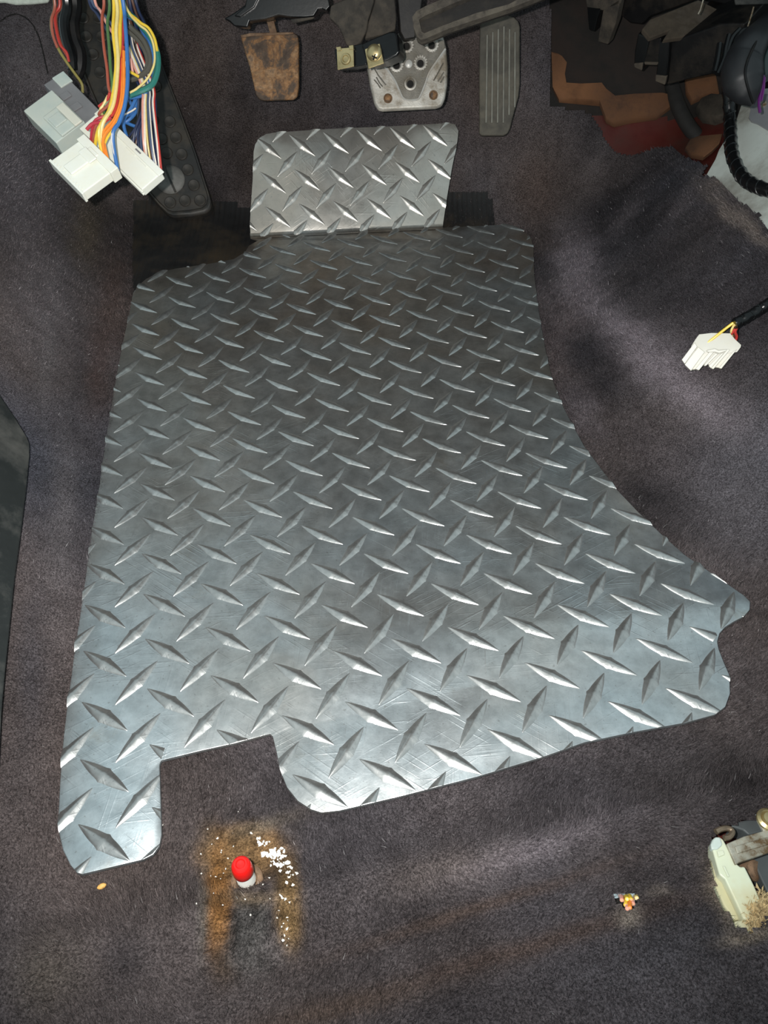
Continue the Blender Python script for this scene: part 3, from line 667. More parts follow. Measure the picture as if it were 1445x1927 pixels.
def clip_nuts():
    k = lambda L: [(560 + x / 4.8167, y / 4.8167) for x, y in L]
    for i, (out, lab) in enumerate(((k([(352, 440), (505, 425), (510, 600), (360, 632)]), 'brass coloured clip nut with an empty hole on the black bracket'), (k([(608, 445), (742, 392), (782, 572), (640, 622)]), 'brass coloured clip nut holding a cross-head screw'))):
        O = O3 + N3 * (.0028 if i else -.002); pl = tp(out, O, N3); c = np.mean(pl, 0); root = empty('clip_nut', c, lab, 'clip', None)
        MB().prism(pl, -N3 * .0022).build('plate', M['brass'], root, bevel=.0005)
        if i == 0:
            for q in (k([(345, 425), (390, 420), (395, 458), (355, 462)]), k([(462, 412), (503, 405), (506, 445), (466, 448)])):
                MB().prism(tp(q, O + N3 * .001, N3), -N3 * .004).build('tab', M['brass'], root, bevel=.0005)
            h = tp(k([(437, 535)]), O, N3)[0]
            r = MB().lathe(h, N3, [(.0052, 0), (.0046, .0012), (.0032, .0014), (.0026, .0004)], 20).build('threaded_lip', M['brass'], root)
            MB().lathe(h + N3 * .0003, N3, [(.0027, 0), (.0001, .0001)], 14).build('hole', M['hole'], r)
        else:
            h = tp(k([(694, 478)]), O, N3)[0]
            s = MB().lathe(h, N3, [(.0074, 0), (.0074, .0008), (.0062, .0024), (.0038, .0034), (.0004, .0038)], 24).build('screw_head', M['brass'], root)
            u = nrm(np.cross(N3, [.4, .2, 1])); v = np.cross(N3, u); b = MB(); hp = tp(k([(698, 520)]), O + N3 * .002, N3)[0]
            for d in (u, v): b.box((hp, d, np.cross(N3, d), N3), (-.0026, -.0006, .0004), (.0026, .0006, .0016))
            b.build('cross_slot', M['hole'], s)
clip_nuts()
def column_cover():
    k = lambda L: [(660 + x / 3.803, y / 3.803) for x, y in L]
    N = nrm([-.1, -.80, .59]); O = pd(830, 30, .70)
    root = empty('column_cover', tp([(840, 20)], O, N)[0], 'dusty black trough-shaped steering column cover with raised rim above the brake pedal', 'cover')
    out = k([(440, 120), (470, 78), (540, 40), (900, -110), (1560, -110), (1290, 0), (1130, 62), (940, 125), (700, 205), (530, 278), (500, 282), (475, 262), (450, 200)])
    inn = k([(488, 140), (530, 112), (930, -60), (1340, -90), (1130, 30), (900, 92), (640, 190), (525, 238), (508, 225)])
    MB().prism(tp(out, O - N * .008, N), -N * .014).build('panel', simple('brown_black_plastic', (.012, .010, .009), .7, 0, .3, 90, .3, (.03, .024, .018), .3), root, bevel=.002)
    po, pi = tp(out, O, N), tp(inn, O, N); b = MB()
    # rim: a raised border following the outline, inner edge cut to the trough
    cen = np.mean(pi, 0); n = len(po)
    from_in = []
    for p in po:
        d = [np.linalg.norm(p - q) for q in pi]; from_in.append(p + (pi[int(np.argmin(d))] - p) * min(1, .0105 / max(1e-6, min(d))))
    vs = [p - N * .009 for p in po] + po + from_in + [p - N * .008 for p in from_in]
    b.add(vs, [[r * n + i, r * n + (i + 1) % n, (r + 1) * n + (i + 1) % n, (r + 1) * n + i] for r in range(3) for i in range(n)])
    b.build('rim', simple('dusty_rim', (.058, .048, .038), .85, 0, .4, 140, .5, (.10, .085, .065), .4), root, bevel=.0015)
    hp = O - N * .022; MB().prism(tp(k([(700, 40), (1200, -90), (1300, -60), (800, 90)]), hp, N), np.array([0, .01, .10])).build('hanger', M['black'], root)
column_cover()
# ------------------------------------------------------------------ bare body metal behind the torn carpet edge
def H2(x, y):
    return H(x, y) - .022
def bulkhead():
    xs = np.arange(.10, 1.15, .005); ys = np.arange(-.10, .80, .005); X, Y = np.meshgrid(xs, ys); Z = H2(X, Y) + .006 * (fbm(X * 22, Y * 22, 2) - .5)
    V = np.stack([X, Y, Z], -1).reshape(-1, 3); nx, ny = len(xs), len(ys); i = np.arange(nx * ny).reshape(ny, nx)
    Q = np.stack([i[:-1, :-1], i[:-1, 1:], i[1:, 1:], i[1:, :-1]], -1).reshape(-1, 4); c = proj(V[Q].mean(1))
    red = (c[:, 1] > 222); b = MB(); b.add(V, Q[~red].tolist(), True); o = b.build('wall_front', M['bulk'], None, recalc=False); tag(o, kind='structure')
    keep = red & (V[Q].mean(1)[:, 1] > -.09)
    b = MB(); b.add(V, Q[keep].tolist(), True); b.build('painted_floor', M['red_floor'], o, recalc=False)
bulkhead()
def foam_piece(name, px, lift, th, lab, mat='foam', cat_='insulation', group=None, fn=H2):
    pts = [hit(x, y, fn, lift) for x, y in px]; c = np.mean(pts, 0)
    n = nrm(CAM - c); n = nrm(n * .4 + np.array([-.2, -.4, .8])); b = MB(); m = len(pts)
    top = [p + n * th for p in pts]; mid = [c + (p - c) * .90 + n * th * 1.35 for p in pts]
    b.add(pts + top + mid, [[r * m + i, r * m + (i + 1) % m, (r + 1) * m + (i + 1) % m, (r + 1) * m + i] for r in range(2) for i in range(m)] + [[2 * m + i for i in range(m)]], True)
    o = b.build(name, M[mat], None, sharp=50); return tag(o, lab, cat_, group)
foam_piece('insulation_foam', [(1038, 105), (1050, 108), (1060, 121), (1056, 145), (1059, 163), (1090, 165), (1132, 163), (1142, 176), (1160, 190), (1200, 186), (1258, 184), (1264, 204), (1235, 226), (1190, 232), (1155, 240), (1140, 232), (1128, 200), (1085, 196), (1052, 194), (1040, 170)], .0, .007, 'L-shaped strip of orange brown foam behind the torn carpet edge', group=None)
foam_piece('insulation_foam', [(1288, 152), (1345, 140), (1352, 180), (1325, 186), (1300, 198), (1290, 180)], .0, .006, 'orange brown foam block below the black heater box', group=None)
foam_piece('insulation_foam', [(1288, 285), (1296, 268), (1312, 262), (1358, 258), (1352, 276), (1338, 290), (1322, 302), (1300, 298)], .004, .006, 'rounded orange brown foam lump beside the pale grey bracket', group=None)
def lump():
    o = foam_piece('tar_lump', [(1308, 214), (1316, 198), (1334, 190), (1358, 192), (1372, 206), (1368, 228), (1346, 236), (1322, 232)], .0, .012, 'crumpled grey brown sealant lump under the hanging black cable', 'dusty', 'sealant')
lump()
def hose():
    P = [pd(x, y, d) for x, y, d in ((1256, 120, .93), (1264, 160, .92), (1276, 200, .91), (1296, 238, .90), (1322, 268, .89), (1352, 290, .88))]
    o = MB().tube(cat(P, 6), .0085, 12).build('drain_hose', simple('matt_black_hose', (.016, .015, .014), .7, 0, .25, 80, .2), None)
    tag(o, 'thick matt black hose curving down behind the heater box', 'hose')
    P = [pd(x, y, d) for x, y, d in ((1280, 140, .95), (1300, 200, .94), (1318, 246, .93), (1346, 268, .92))]
    o = MB().tube(cat(P, 6), .006, 10).build('drain_hose', M['black'], None); tag(o, 'thinner black hose just right of the thick matt hose', 'hose')
hose()
def heater_box():
    k = lambda L: [(1020 + x / 3.4, y / 3.4) for x, y in L]
    N = nrm([-.62, -.74, -.28]); O = pd(1290, 100, .80)
    root = empty('heater_box', tp([(1290, 100)], O, N)[0], 'black plastic heater box with a dusty brown top and finger-like lugs', 'heater box')
    front = k([(800, 285), (905, 236), (1150, 150), (1300, 150), (1250, 330), (1130, 470), (960, 505), (795, 548)])
    F_ = tp(front, O, N); MB().prism(F_, -N * .10).build('body', M['black'], root, bevel=.002)
    top = k([(640, 182), (690, 242), (810, 196), (775, 252), (900, 236), (1150, 150), (1285, 140), (1190, 90), (1000, -5), (690, 122)])
    NT_ = nrm([0, -.55, .83]); OT = tp(k([(900, 236)]), O, N)[0] + N * .001
    tag(MB().prism(tp(top, OT, NT_), -NT_ * .006).build('lid', simple('dusty_lid', (.046, .034, .023), 1.0, 0, .25, 110, .5, (.06, .05, .04), .3), root, bevel=.0015), 'lid covered in brown dust')
    for q, m in ((k([(612, 215), (690, 245), (662, 400), (640, 452), (585, 425), (590, 330)]), 'gloss'), (k([(692, 238), (762, 244), (745, 400), (700, 412), (648, 402)]), 'black'), (k([(745, 268), (815, 262), (805, 400), (790, 545), (772, 548), (722, 520), (735, 400)]), 'gloss')):
        MB().prism(tp(q, O + N * .006, N), -N * .018).build('lug', M[m], root, bevel=.0015)
    for q in (k([(585, 408), (645, 402), (636, 455), (588, 432)]), k([(724, 480), (795, 490), (784, 546), (722, 522)]), k([(650, 398), (742, 400), (735, 420), (655, 416)])):
        MB().prism(tp(q, O + N * .0075, N), -N * .004).build('lug_tip', M['dusty'], root, bevel=.001)
    for q, m in ((k([(285, 40), (385, 45), (360, 100), (335, 205), (298, 195), (290, 110)]), 'gloss'), (k([(388, 60), (505, -20), (470, 150), (420, 288), (352, 268), (372, 160)]), 'dusty'), (k([(270, -30), (520, -40), (500, 30), (390, 70), (285, 50)]), 'dusty')):
        MB().prism(tp(q, O - N * .03, N), -N * .012).build('bracket', M[m], root, bevel=.0015)
    MB().prism(tp(k([(100, -60), (1500, -60), (1500, 36), (1320, 60), (1050, 10), (990, 0), (690, 110), (640, 160), (560, 150), (500, 100), (520, 0), (100, 0)]), O - N * .06, N), -N * .03).build('upper_case', M['black'], root, bevel=.002)
    MB().prism(tp([(1375, -30), (1460, -30), (1460, 9), (1382, 11)], O + N * .02, N), -N * .02).build('case_flange', M['trim'], root, bevel=.0015)
    for c in ([(1314, 26), (1318, 18), (1326, -10)], [(1407, 50), (1414, 28), (1418, 13)]):
        MB().tube(tp(c, O + N * .03, N), .0007, 6).build('control_rod', M['zinc'], root)
heater_box()
def bracket():
    A, B = hit(1335, 342, H, -.006), hit(1448, 436, H, -.006); Cc = pd(1425, 190, (A - CAM) @ RT[2] + .02)
    N = nrm(np.cross(B - A, Cc - A)); N = N if N @ (CAM - A) > 0 else -N
    root = empty('mounting_bracket', A, 'pale grey painted metal bracket beside the tunnel carpet', 'bracket')
    out = [(1300, 372), (1322, 340), (1345, 300), (1352, 282), (1378, 240), (1386, 222), (1398, 186), (1418, 168), (1500, 160), (1560, 400), (1530, 560), (1448, 470), (1400, 420), (1350, 366)]
    MB().prism(tp(out, A, N), -N * .004).build('plate', M['grey_metal'], root, bevel=.001)
    MB().prism(tp([(1404, 182), (1416, 178), (1500, 172), (1500, 268), (1444, 244), (1424, 232), (1412, 228), (1408, 222), (1412, 206)], A + N * .0022, N), -N * .0026).build('upper_plate', simple('lilac_grey_plate', (.36, .37, .39), .45, .3, .08, 60, .05), root, bevel=.0006)
    p = tp([(1436, 198)], A + N * .0022, N)[0]; MB().lathe(p, N, [(.0042, 0), (.0042, .002), (.003, .003), (.0018, .0022), (.0016, .001)], 18).build('bolt', M['zinc'], root)
    return A, N
BA, BN = bracket()
def boot_and_cables():
    root = empty('rubber_boot', BA + BN * .03 + RT[0] * .03, 'black rubber grommet boot hanging above the pale grey bracket', 'boot')
    d0 = .70; P = [pd(x, y, d0 + dd) for x, y, dd in ((1470, 20, .03), (1440, 52, .02), (1415, 82, .0), (1400, 112, 0), (1396, 142, 0), (1404, 170, .0), (1416, 198, .0))]
    pts = cat(P, 6); m = len(pts); R = np.interp(np.linspace(0, 1, m), [0, .2, .4, .6, .75, .9, 1], [.009, .011, .015, .018, .0175, .011, .002])
    MB().tube(pts, list(R), 24).build('boot', simple('boot_rubber', (.011, .012, .014), .5, 0, .2, 60, .12), root)
    q = [pd(x, y, d0 - .017 + dd) for x, y, dd in ((1432, 60, .006), (1418, 88, .0), (1406, 116, -.003), (1402, 140, -.003), (1408, 168, .002), (1417, 194, .012))]
    MB().tube(cat(q, 5), .0012, 6).build('seam', M['black'], root)
    for pts in ([(1372, 66), (1366, 90), (1362, 112), (1350, 140)], [(1392, 56), (1378, 72), (1368, 98), (1358, 124)], [(1410, 55), (1394, 60), (1382, 82)], [(1354, 82), (1350, 110), (1344, 136)]):
        MB().tube(cat([pd(x, y, d0 + .012) for x, y in pts], 5), .0026, 8).build('lead', M['gloss'], root)
    MB().tube(cat([pd(x, y, d0 + .03) for x, y in ((1460, 80), (1440, 108), (1436, 130), (1442, 148))], 5), .010, 12).build('sleeve', simple('dark_teal_sleeve', (.02, .034, .034), .3, 0, .1, 60, .05), root)
    for pts in ([(1436, 142), (1434, 160), (1430, 176), (1428, 196), (1430, 212)], [(1438, 146), (1436, 170), (1432, 190)], [(1432, 160), (1424, 182), (1418, 196)]):
        MB().tube(cat([pd(x, y, d0 + .015) for x, y in pts], 5), .0013, 6).build('purple_wire', wm('purple'), root)
boot_and_cables()
def taped(name, pts, r, lab, cat_, coils=22, twist_r=.0010):
    P = cat(pts, 8); root = empty(name, P[0], lab, cat_); b = MB(); n = 14; m = len(P)
    b.tube(P, [r * (1 + .06 * math.sin(i * 1.7)) for i in range(m)], n).build('sheath', M['gloss'], root)
    # spiral overlap edge of the tape
    Q = np.array(P); ts = np.linspace(0, m - 1.001, coils * 10); hel = []
    u = np.array([0, 0, 1.]);
    for k, t in enumerate(ts):
        i = int(t); p = Q[i] * (1 - t + i) + Q[i + 1] * (t - i); tg = nrm(Q[min(i + 1, m - 1)] - Q[max(0, i - 1)] + 1e-9); a = nrm(np.cross(tg, [.3, .8, .5])); c = np.cross(tg, a); ph = k / 10 * 2 * math.pi
        hel.append(p + (a * math.cos(ph) + c * math.sin(ph)) * r * .96)
    MB().tube(hel, twist_r, 6).build('tape_edge', M['gloss'], root); return root
over = tp([(1373, 225), (1374, 265), (1379, 298), (1397, 333), (1424, 351), (1470, 364)], BA + BN * .016, BN)
taped('taped_cable', [pd(x, y, d) for x, y, d in ((1366, 100, (over[0] - CAM) @ RT[2] - .005), (1370, 170, (over[0] - CAM) @ RT[2] - .004))] + over, .0058, 'black taped cable hanging in front of the pale grey bracket', 'cable', 16)
# ------------------------------------------------------------------ white plug lying on the tunnel
def tunnel_plug():
    k = lambda L: [(1240 + x / 7.05, 540 + y / 7.05) for x, y in L]
    base = hit(1318, 694); d0 = (base - CAM) @ RT[2]
    A, B, Cc = pd(*k([(575, 850)])[0], d0 - .016), pd(*k([(1060, 790)])[0], d0 - .026), pd(*k([(530, 628)])[0], d0 - .014)
    fr = frame(A, B, Cc)                                    # wire-side face
    push = pd(*k([(395, 1105)])[0], d0 - .011) - A           # towards the mating end
    root = empty('plug_connector', base, 'small white ribbed plug with yellow and red wires lying on the tunnel carpet', 'connector')
    N = fr[3]; N2 = nrm(np.cross(B - A, push)); N2 = N2 if N2 @ (CAM - A) > 0 else -N2
    pu = nrm(push)
    face = tp(k([(468, 722), (530, 626), (700, 606), (945, 612), (1010, 690), (1095, 768), (1085, 800), (1045, 808), (985, 812), (790, 838), (700, 800), (600, 845), (540, 800), (480, 745)]), A + N * .001, N)
    MB().prism(face, pu * .0045).build('collar', M['plug'], root, bevel=.0006)
    body = tp(k([(478, 735), (600, 840), (720, 850), (1035, 805), (1032, 828), (828, 1078), (700, 1060), (640, 1020), (600, 1030), (520, 1090), (425, 1100), (306, 962)]), A, N2)
    MB().prism(body, -N2 * .009).build('housing', M['plug'], root, bevel=.0004)
    for q in ([(472, 735), (508, 790), (340, 1022), (300, 965)], [(520, 795), (606, 862), (425, 1114), (338, 1030)], [(668, 862), (728, 862), (530, 1106), (478, 1088)], [(742, 880), (790, 884), (622, 1048), (590, 1044)], [(826, 880), (862, 876), (690, 1080), (655, 1046)], [(908, 822), (944, 832), (722, 1092), (690, 1078)], [(985, 850), (1036, 826), (828, 1086), (790, 1074)]):
        MB().prism(tp(k(q), A + N2 * .0028, N2), -N2 * .006).build('rib', M['plug'], root, bevel=.0004)
    MB().prism(tp(k([(625, 838), (742, 812), (790, 836), (905, 822), (900, 850), (800, 884), (742, 866), (640, 868)]), A + N2 * .0034, N2), -N2 * .005).build('latch', M['plug'], root, bevel=.0008)
    dw = (fr[0] - CAM) @ RT[2]
    end = pd(1384, 610, dw - .012)
    for px, c, r in (([(645, 740), (760, 650), (900, 540), (1010, 462)], 'yellow', .0011), ([(980, 715), (965, 640), (958, 580), (1000, 500)], 'pale_yellow', .0009), ([(1005, 725), (1030, 660), (1010, 590), (1040, 520)], 'red', .0011), ([(905, 690), (945, 640), (985, 590), (1030, 520)], 'red', .0011), ([(985, 690), (1000, 620), (985, 560), (1040, 510)], 'brown', .0010), ([(1030, 690), (1040, 640), (1030, 580), (1050, 520)], 'black', .0010)):
        pts = k(px); P = [pd(x, y, dw - .001 - .010 * i / (len(pts) - 1)) for i, (x, y) in enumerate(pts)]; P.append(end + rng.normal(0, .0008, 3))
        MB().tube(cat(P, 5), r, 8).build('wire', wm(c), root)
    P = [pd(*k([(1000, 490)])[0], dw - .012), pd(*k([(1130, 420)])[0], dw - .013), pd(*k([(1300, 320)])[0], dw - .014), pd(*k([(1400, 255)])[0], dw - .015), pd(*k([(1520, 190)])[0], dw - .015), pd(*k([(1800, 120)])[0], dw - .01)]
    Pc = cat(P, 8); MB().tube(Pc, [.0042 * (1 + .1 * math.sin(i * .9)) for i in range(len(Pc))], 12).build('taped_sheath', M['gloss'], root)
    hel = [Pc[i // 4] + .004 * (np.array([0, 0, 1.]) * math.cos(i * .55) + np.array([.5, -.8, 0]) * math.sin(i * .55)) for i in range(4 * len(Pc))]
    MB().tube(hel, .0007, 5).build('tape_edge', M['gloss'], root)
tunnel_plug()
# ------------------------------------------------------------------ wiring harnesses at the left
c1 = lambda L: [(x / 3.44, y / 3.44) for x, y in L]
def block(fr, w_, h_, t_, mat, root, name='housing', bev=.001): return MB().box(fr, (0, 0, -t_), (w_, h_, 0)).build(name, mat, root, bevel=bev)
def conn_frame(a, b, c, da, db, dc):
    A, B, Cc = (pd(*c1([p])[0], d) for p, d in zip((a, b, c), (da, db, dc))); return frame(A, B, Cc), np.linalg.norm(B - A), abs((Cc - A) @ frame(A, B, Cc)[2])
def harness_main():
    root = empty('wiring_harness', pd(220, 150, .66), 'loom of many coloured wires ending in two white connectors over the footrest', 'wiring')
    # right, wide connector (behind)
    fr, W_, H_ = conn_frame((510, 830), (940, 1250), (625, 700), .665, .650, .668)
    W_ *= .95; H_ *= .97
    cr = tag(block(fr, W_, H_, .009, M['white_plastic'], root, 'connector'), 'wide white connector, lower right')
    MB().box(fr, (W_ * .0, H_ * .80, 0), (W_ * 1.02, H_ * 1.06, .0016)).build('flange', M['white_plastic'], cr, bevel=.0005)
    for u in (.52, .70): MB().box(fr, (W_ * u, H_ * .72, -.0002), (W_ * (u + .14), H_ * .755, .0008)).build('catch', M['white_plastic'], cr, bevel=.0002)
    for dz in (-.002, -.005): MB().box(fr, (W_ * .5, -.0014, dz - .002), (W_ * 1.0, .001, dz)).build('mating_lip', M['white_plastic'], cr, bevel=.0003)
    MB().box(fr, (W_ * .62, H_ * .90, .0014), (W_ * .70, H_ * .96, .0019)).build('mark', M['grey_plastic'], cr)
    # left connector (in front)
    f2, W2, H2_ = conn_frame((330, 1050), (552, 1275), (520, 858), .632, .624, .640)
    W2 *= .93; H2_ *= .97; f2 = (f2[0] - RT[1] * .0015, *f2[1:])
    cl = tag(block(f2, W2, H2_, .010, M['white_plastic'], root, 'connector'), 'squarish white connector with a latch arm, lower left')
    MB().box(f2, (-.0012, H2_ * .80, -.011), (W2 * 1.04, H2_ * 1.03, .0016)).build('flange', M['white_plastic'], cl, bevel=.0006)
    MB().box(f2, (W2 * .30, H2_ * .10, 0), (W2 * .56, H2_ * .92, .0022)).build('latch_arm', M['white_plastic'], cl, bevel=.0008)
    MB().box(f2, (W2 * .26, H2_ * .60, .0018), (W2 * .62, H2_ * .82, .0034)).build('latch_pad', M['white_plastic'], cl, bevel=.0009)
    MB().box(f2, (-.001, -.0016, -.010), (W2 + .001, .0006, .0006)).build('mating_lip', M['white_plastic'], cl, bevel=.0004)
    for i in range(11): MB().box(f2, (W2 * (.05 + .083 * i), .0002, .0004), (W2 * (.09 + .083 * i), .0022, .0010)).build('tooth', M['white_plastic'], cl)
    L0 = lambda t: (L3(f2, W2 * t, H2_ * 1.0, -.007)); R0 = lambda t: (L3(fr, W_ * t, H_ * 1.02, -.006))
    def wire(px, c, d, end=None, r=.00125, dz=None):
        pts = c1(px); n = len(pts); ds = np.linspace(d[0], d[1], n); P = [pd(x, y, q) for (x, y), q in zip(pts, ds)]
        if px[0][1] <= 60: P.insert(0, P[0] + np.array([rng.normal(0, .003), .005, .045]))
        if end is not None: P.append(end)
        return MB().tube(cat(P, 6), r, 8).build('wire', wm(c), root)
    A = (.625, .63)
    wire([(672, -10), (660, 120), (672, 300), (692, 440), (702, 560), (722, 640), (690, 690), (640, 740)], 'brick', (.640, .655), R0(.08))
    wire([(706, -10), (695, 150), (706, 300), (716, 450), (726, 560), (700, 650), (668, 706)], 'green', (.638, .655), R0(.12), .0013)
    wire([(735, -10), (732, 200), (750, 380), (745, 520), (735, 640), (715, 740), (640, 830)], 'yellow', A, L0(.22), .0014)
    wire([(752, -10), (752, 210), (764, 360), (760, 480), (748, 600), (725, 700), (660, 820)], 'pale_yellow', (.622, .628), L0(.48), .0015)
    wire([(772, -10), (776, 180), (772, 320), (752, 450), (735, 600), (705, 720), (640, 850)], 'yellow', A, L0(.52), .0016)
    wire([(790, -10), (796, 160), (790, 320), (778, 480), (755, 640), (700, 740), (610, 790)], 'crimson', (.628, .632), L0(.10), .0013)
    wire([(785, 30), (788, 200), (784, 420), (770, 560), (750, 660), (690, 770), (620, 815)], 'brick', (.630, .634), L0(.16), .0012)
    wire([(796, 300), (786, 420), (775, 540), (760, 640), (735, 730), (650, 820)], 'red', (.628, .63), L0(.2), .0014)
    wire([(800, 330), (802, 460), (800, 600), (782, 700), (735, 800), (668, 900)], 'orange', (.627, .629), L0(.60), .0013)
    wire([(792, 380), (792, 520), (780, 660), (740, 770), (670, 870)], 'orange', (.628, .63), L0(.68), .0012)
    wire([(800, 400), (806, 560), (792, 700), (750, 810), (690, 900)], 'yellow', (.629, .631), L0(.42), .0011)
    wire([(800, 40), (810, 150), (822, 330), (826, 520), (808, 680), (772, 790), (730, 880)], 'blue', (.622, .622), L0(.97), .0016)
    wire([(815, 400), (825, 560), (806, 690), (765, 800), (722, 890)], 'white', (.6235, .6215), L0(.99), .0006)
    wire([(700, 620), (670, 680), (650, 720)], 'pale_yellow', (.650, .655), R0(.10), .0012)
    wire([(560, 840), (600, 800), (660, 790), (720, 760)], 'crimson', (.632, .628), None, .0014)
    wire([(640, 690), (690, 650), (712, 600)], 'red', (.655, .648), None, .0013)
    wire([(590, -10), (640, 60), (700, 130), (760, 210), (800, 300)], 'slate', (.66, .66), None, .0014)
    wire([(610, -10), (650, 70), (690, 150), (740, 230), (800, 320)], 'pink', (.658, .66), None, .0012)
    wire([(575, -10), (630, 90), (690, 190), (730, 260)], 'navy', (.664, .662), None, .0014)
    B_ = (.652, .660)
    wire([(790, 30), (880, 120), (960, 250), (1000, 400), (985, 540), (930, 612), (840, 632), (812, 632)], 'blue', B_, None, .0017)
    wire([(800, 60), (890, 140), (950, 280), (975, 430), (960, 540), (900, 600), (850, 700), (800, 790)], 'blue', (.656, .664), R0(.42), .0015)
    wire([(790, 20), (870, 120), (960, 220), (1015, 330), (1022, 440), (990, 540), (920, 585), (845, 612)], 'teal', (.648, .654), None, .0024)
    wire([(800, 20), (880, 128), (970, 230), (1008, 340), (1012, 460), (975, 560), (900, 600), (840, 622)], 'teal', (.651, .657), None, .0022)
    wire([(800, 10), (896, 135), (960, 180), (1000, 250), (1018, 330)], 'yellow', (.646, .648), None, .0012)
    wire([(810, 30), (890, 150), (950, 200), (990, 280), (1000, 400), (960, 500), (890, 570), (840, 600)], 'pale_yellow', (.645, .650), None, .0009)
    wire([(840, 170), (930, 260), (975, 370), (960, 450), (900, 500), (840, 520)], 'grey', (.652, .660), None, .0022)
    wire([(830, 200), (910, 280), (955, 380), (940, 460), (880, 505), (835, 525)], 'grey', (.655, .662), None, .002)
    wire([(808, 455), (850, 470), (900, 498)], 'yellow', (.650, .655), None, .0012)
    wire([(845, 380), (852, 430), (860, 470)], 'pink', (.650, .655), None, .0012)
    names = ['navy', 'black', 'slate', 'navy', 'brown', 'black', 'navy', 'slate']
    for i in range(18):
        x0 = 800 + 5 * i; bulge = 850 + 8.5 * i + rng.normal(0, 8); x2 = 905 + 5.5 * i + rng.normal(0, 6); t = .40 + .034 * i
        e = R0(t); q = proj(e) * 3.44
        wire([(x0, 20), (x0 + 20 + 2 * i, 150), (bulge, 320), (bulge + 10, 450), (x2 - 10, 560), (x2 + rng.normal(0, 12), 680), ((x2 + q[0]) / 2 + rng.normal(0, 10), (700 + q[1]) / 2 + 20)], names[i % 8], (.660 + .0015 * (i % 4), .662 + .001 * (i % 3)), e, .0011 + .0002 * (i % 3))
    for i, (x, t, c, r) in enumerate(((995, .93, 'white', .0012), (1000, .95, 'red', .0010), (938, .72, 'white', .0011), (925, .70, 'pink', .0011), (945, .78, 'pale_yellow', .0008), (960, .85, 'slate', .0012), (970, .88, 'white', .0007))):
        e = R0(t); q = proj(e) * 3.44
        wire([(x - 165 + 6 * i, 110), (x - 110, 290), (x - 60, 420), (x - 20, 520), (x, 600), (x - 2, 690), ((x + q[0]) / 2 + (4 if i < 2 else -6), (x * 0 + 760 + q[1]) / 2)], c, (.662, .655), e, r)
    for px in ([(820, 620), (860, 700), (850, 760), (800, 800)], [(870, 640), (880, 720), (830, 780), (780, 800)], [(780, 770), (830, 800), (880, 820)], [(800, 760), (850, 730), (890, 660), (900, 620)]):
        wire(px, 'blue', (.668, .666), None, .0014)
    wire([(800, 745), (850, 720), (880, 700)], 'white', (.662, .66), None, .0007)
harness_main()
def harness_side():
    root = empty('wiring_harness', pd(120, 120, .68), 'black sheathed loom with two red wires ending in a milky and grey connector', 'wiring')
    MBt = lambda px, d, r, m: MB().tube(cat([pd(*c1([(px[0][0], px[0][1])])[0], d) + np.array([0, 0, .05])] + [pd(*p, d + .004 * i) for i, p in enumerate(c1(px))], 6), r, 10)
    MBt([(480, -10), (465, 150), (480, 260), (510, 340), (510, 430), (480, 500)], .735, .0068, 0).build('sheath', M['black'], root)
    MBt([(430, -10), (415, 150), (430, 260), (460, 360), (470, 450)], .725, .0047, 0).build('sheath', M['gloss'], root)
    for px, c, d in (([(350, -10), (332, 130), (340, 220), (380, 320), (430, 400), (480, 470), (528, 540), (535, 600)], 'olive', .700), ([(352, -10), (334, 130), (344, 230), (372, 310)], 'brick', .6985), ([(385, -10), (355, 90), (365, 200), (390, 290), (430, 340), (446, 400)], 'red', .702), ([(392, -10), (362, 100), (372, 210), (400, 300), (440, 370)], 'brick', .705)):
        MBt(px, d, .0013, 0).build('wire', wm(c), root)
    f, W_, H_ = conn_frame((282, 545), (520, 790), (372, 434), .700, .692, .706)
    W_ *= 1.06; H_ *= 1.0
    g = tag(block(f, W_, H_, .016, M['grey_plastic'], root, 'wire_cover'), 'grey wire cover of the connector')
    for u in (.35, .62): MB().box(f, (W_ * u, H_ * .1, 0), (W_ * (u + .12), H_ * .55, .0015)).build('catch', M['grey_plastic'], g, bevel=.0004)
    MB().box(f, (0, H_ * .45, -.001), (W_ * .24, H_ * 1.05, .0012)).build('end_cap', M['clear_plastic'], g, bevel=.0006)
    f2, W2, H2_ = conn_frame((150, 715), (362, 925), (300, 560), .690, .680, .696)
    c = tag(block(f2, W2, H2_ * 1.05, .018, M['clear_plastic'], root, 'connector'), 'milky translucent connector body')
    f3 = f2; MB().box(f2, (W2 * .42, H2_ * .25, 0), (W2 * 1.0, H2_ * 1.02, .0024)).build('shell', M['clear_plastic'], c, bevel=.001)
    MB().box(f2, (W2 * .46, H2_ * .72, .0022), (W2 * 1.04, H2_ * .98, .0045)).build('latch', simple('cream_latch', (.70, .68, .58), .4, 0, .05, 40, .03, trans=.1), c, bevel=.0008)
    MB().box(f2, (W2 * .55, H2_ * .30, .0022), (W2 * .80, H2_ * .70, .0036)).build('rib', M['clear_plastic'], c, bevel=.0006)
harness_side()
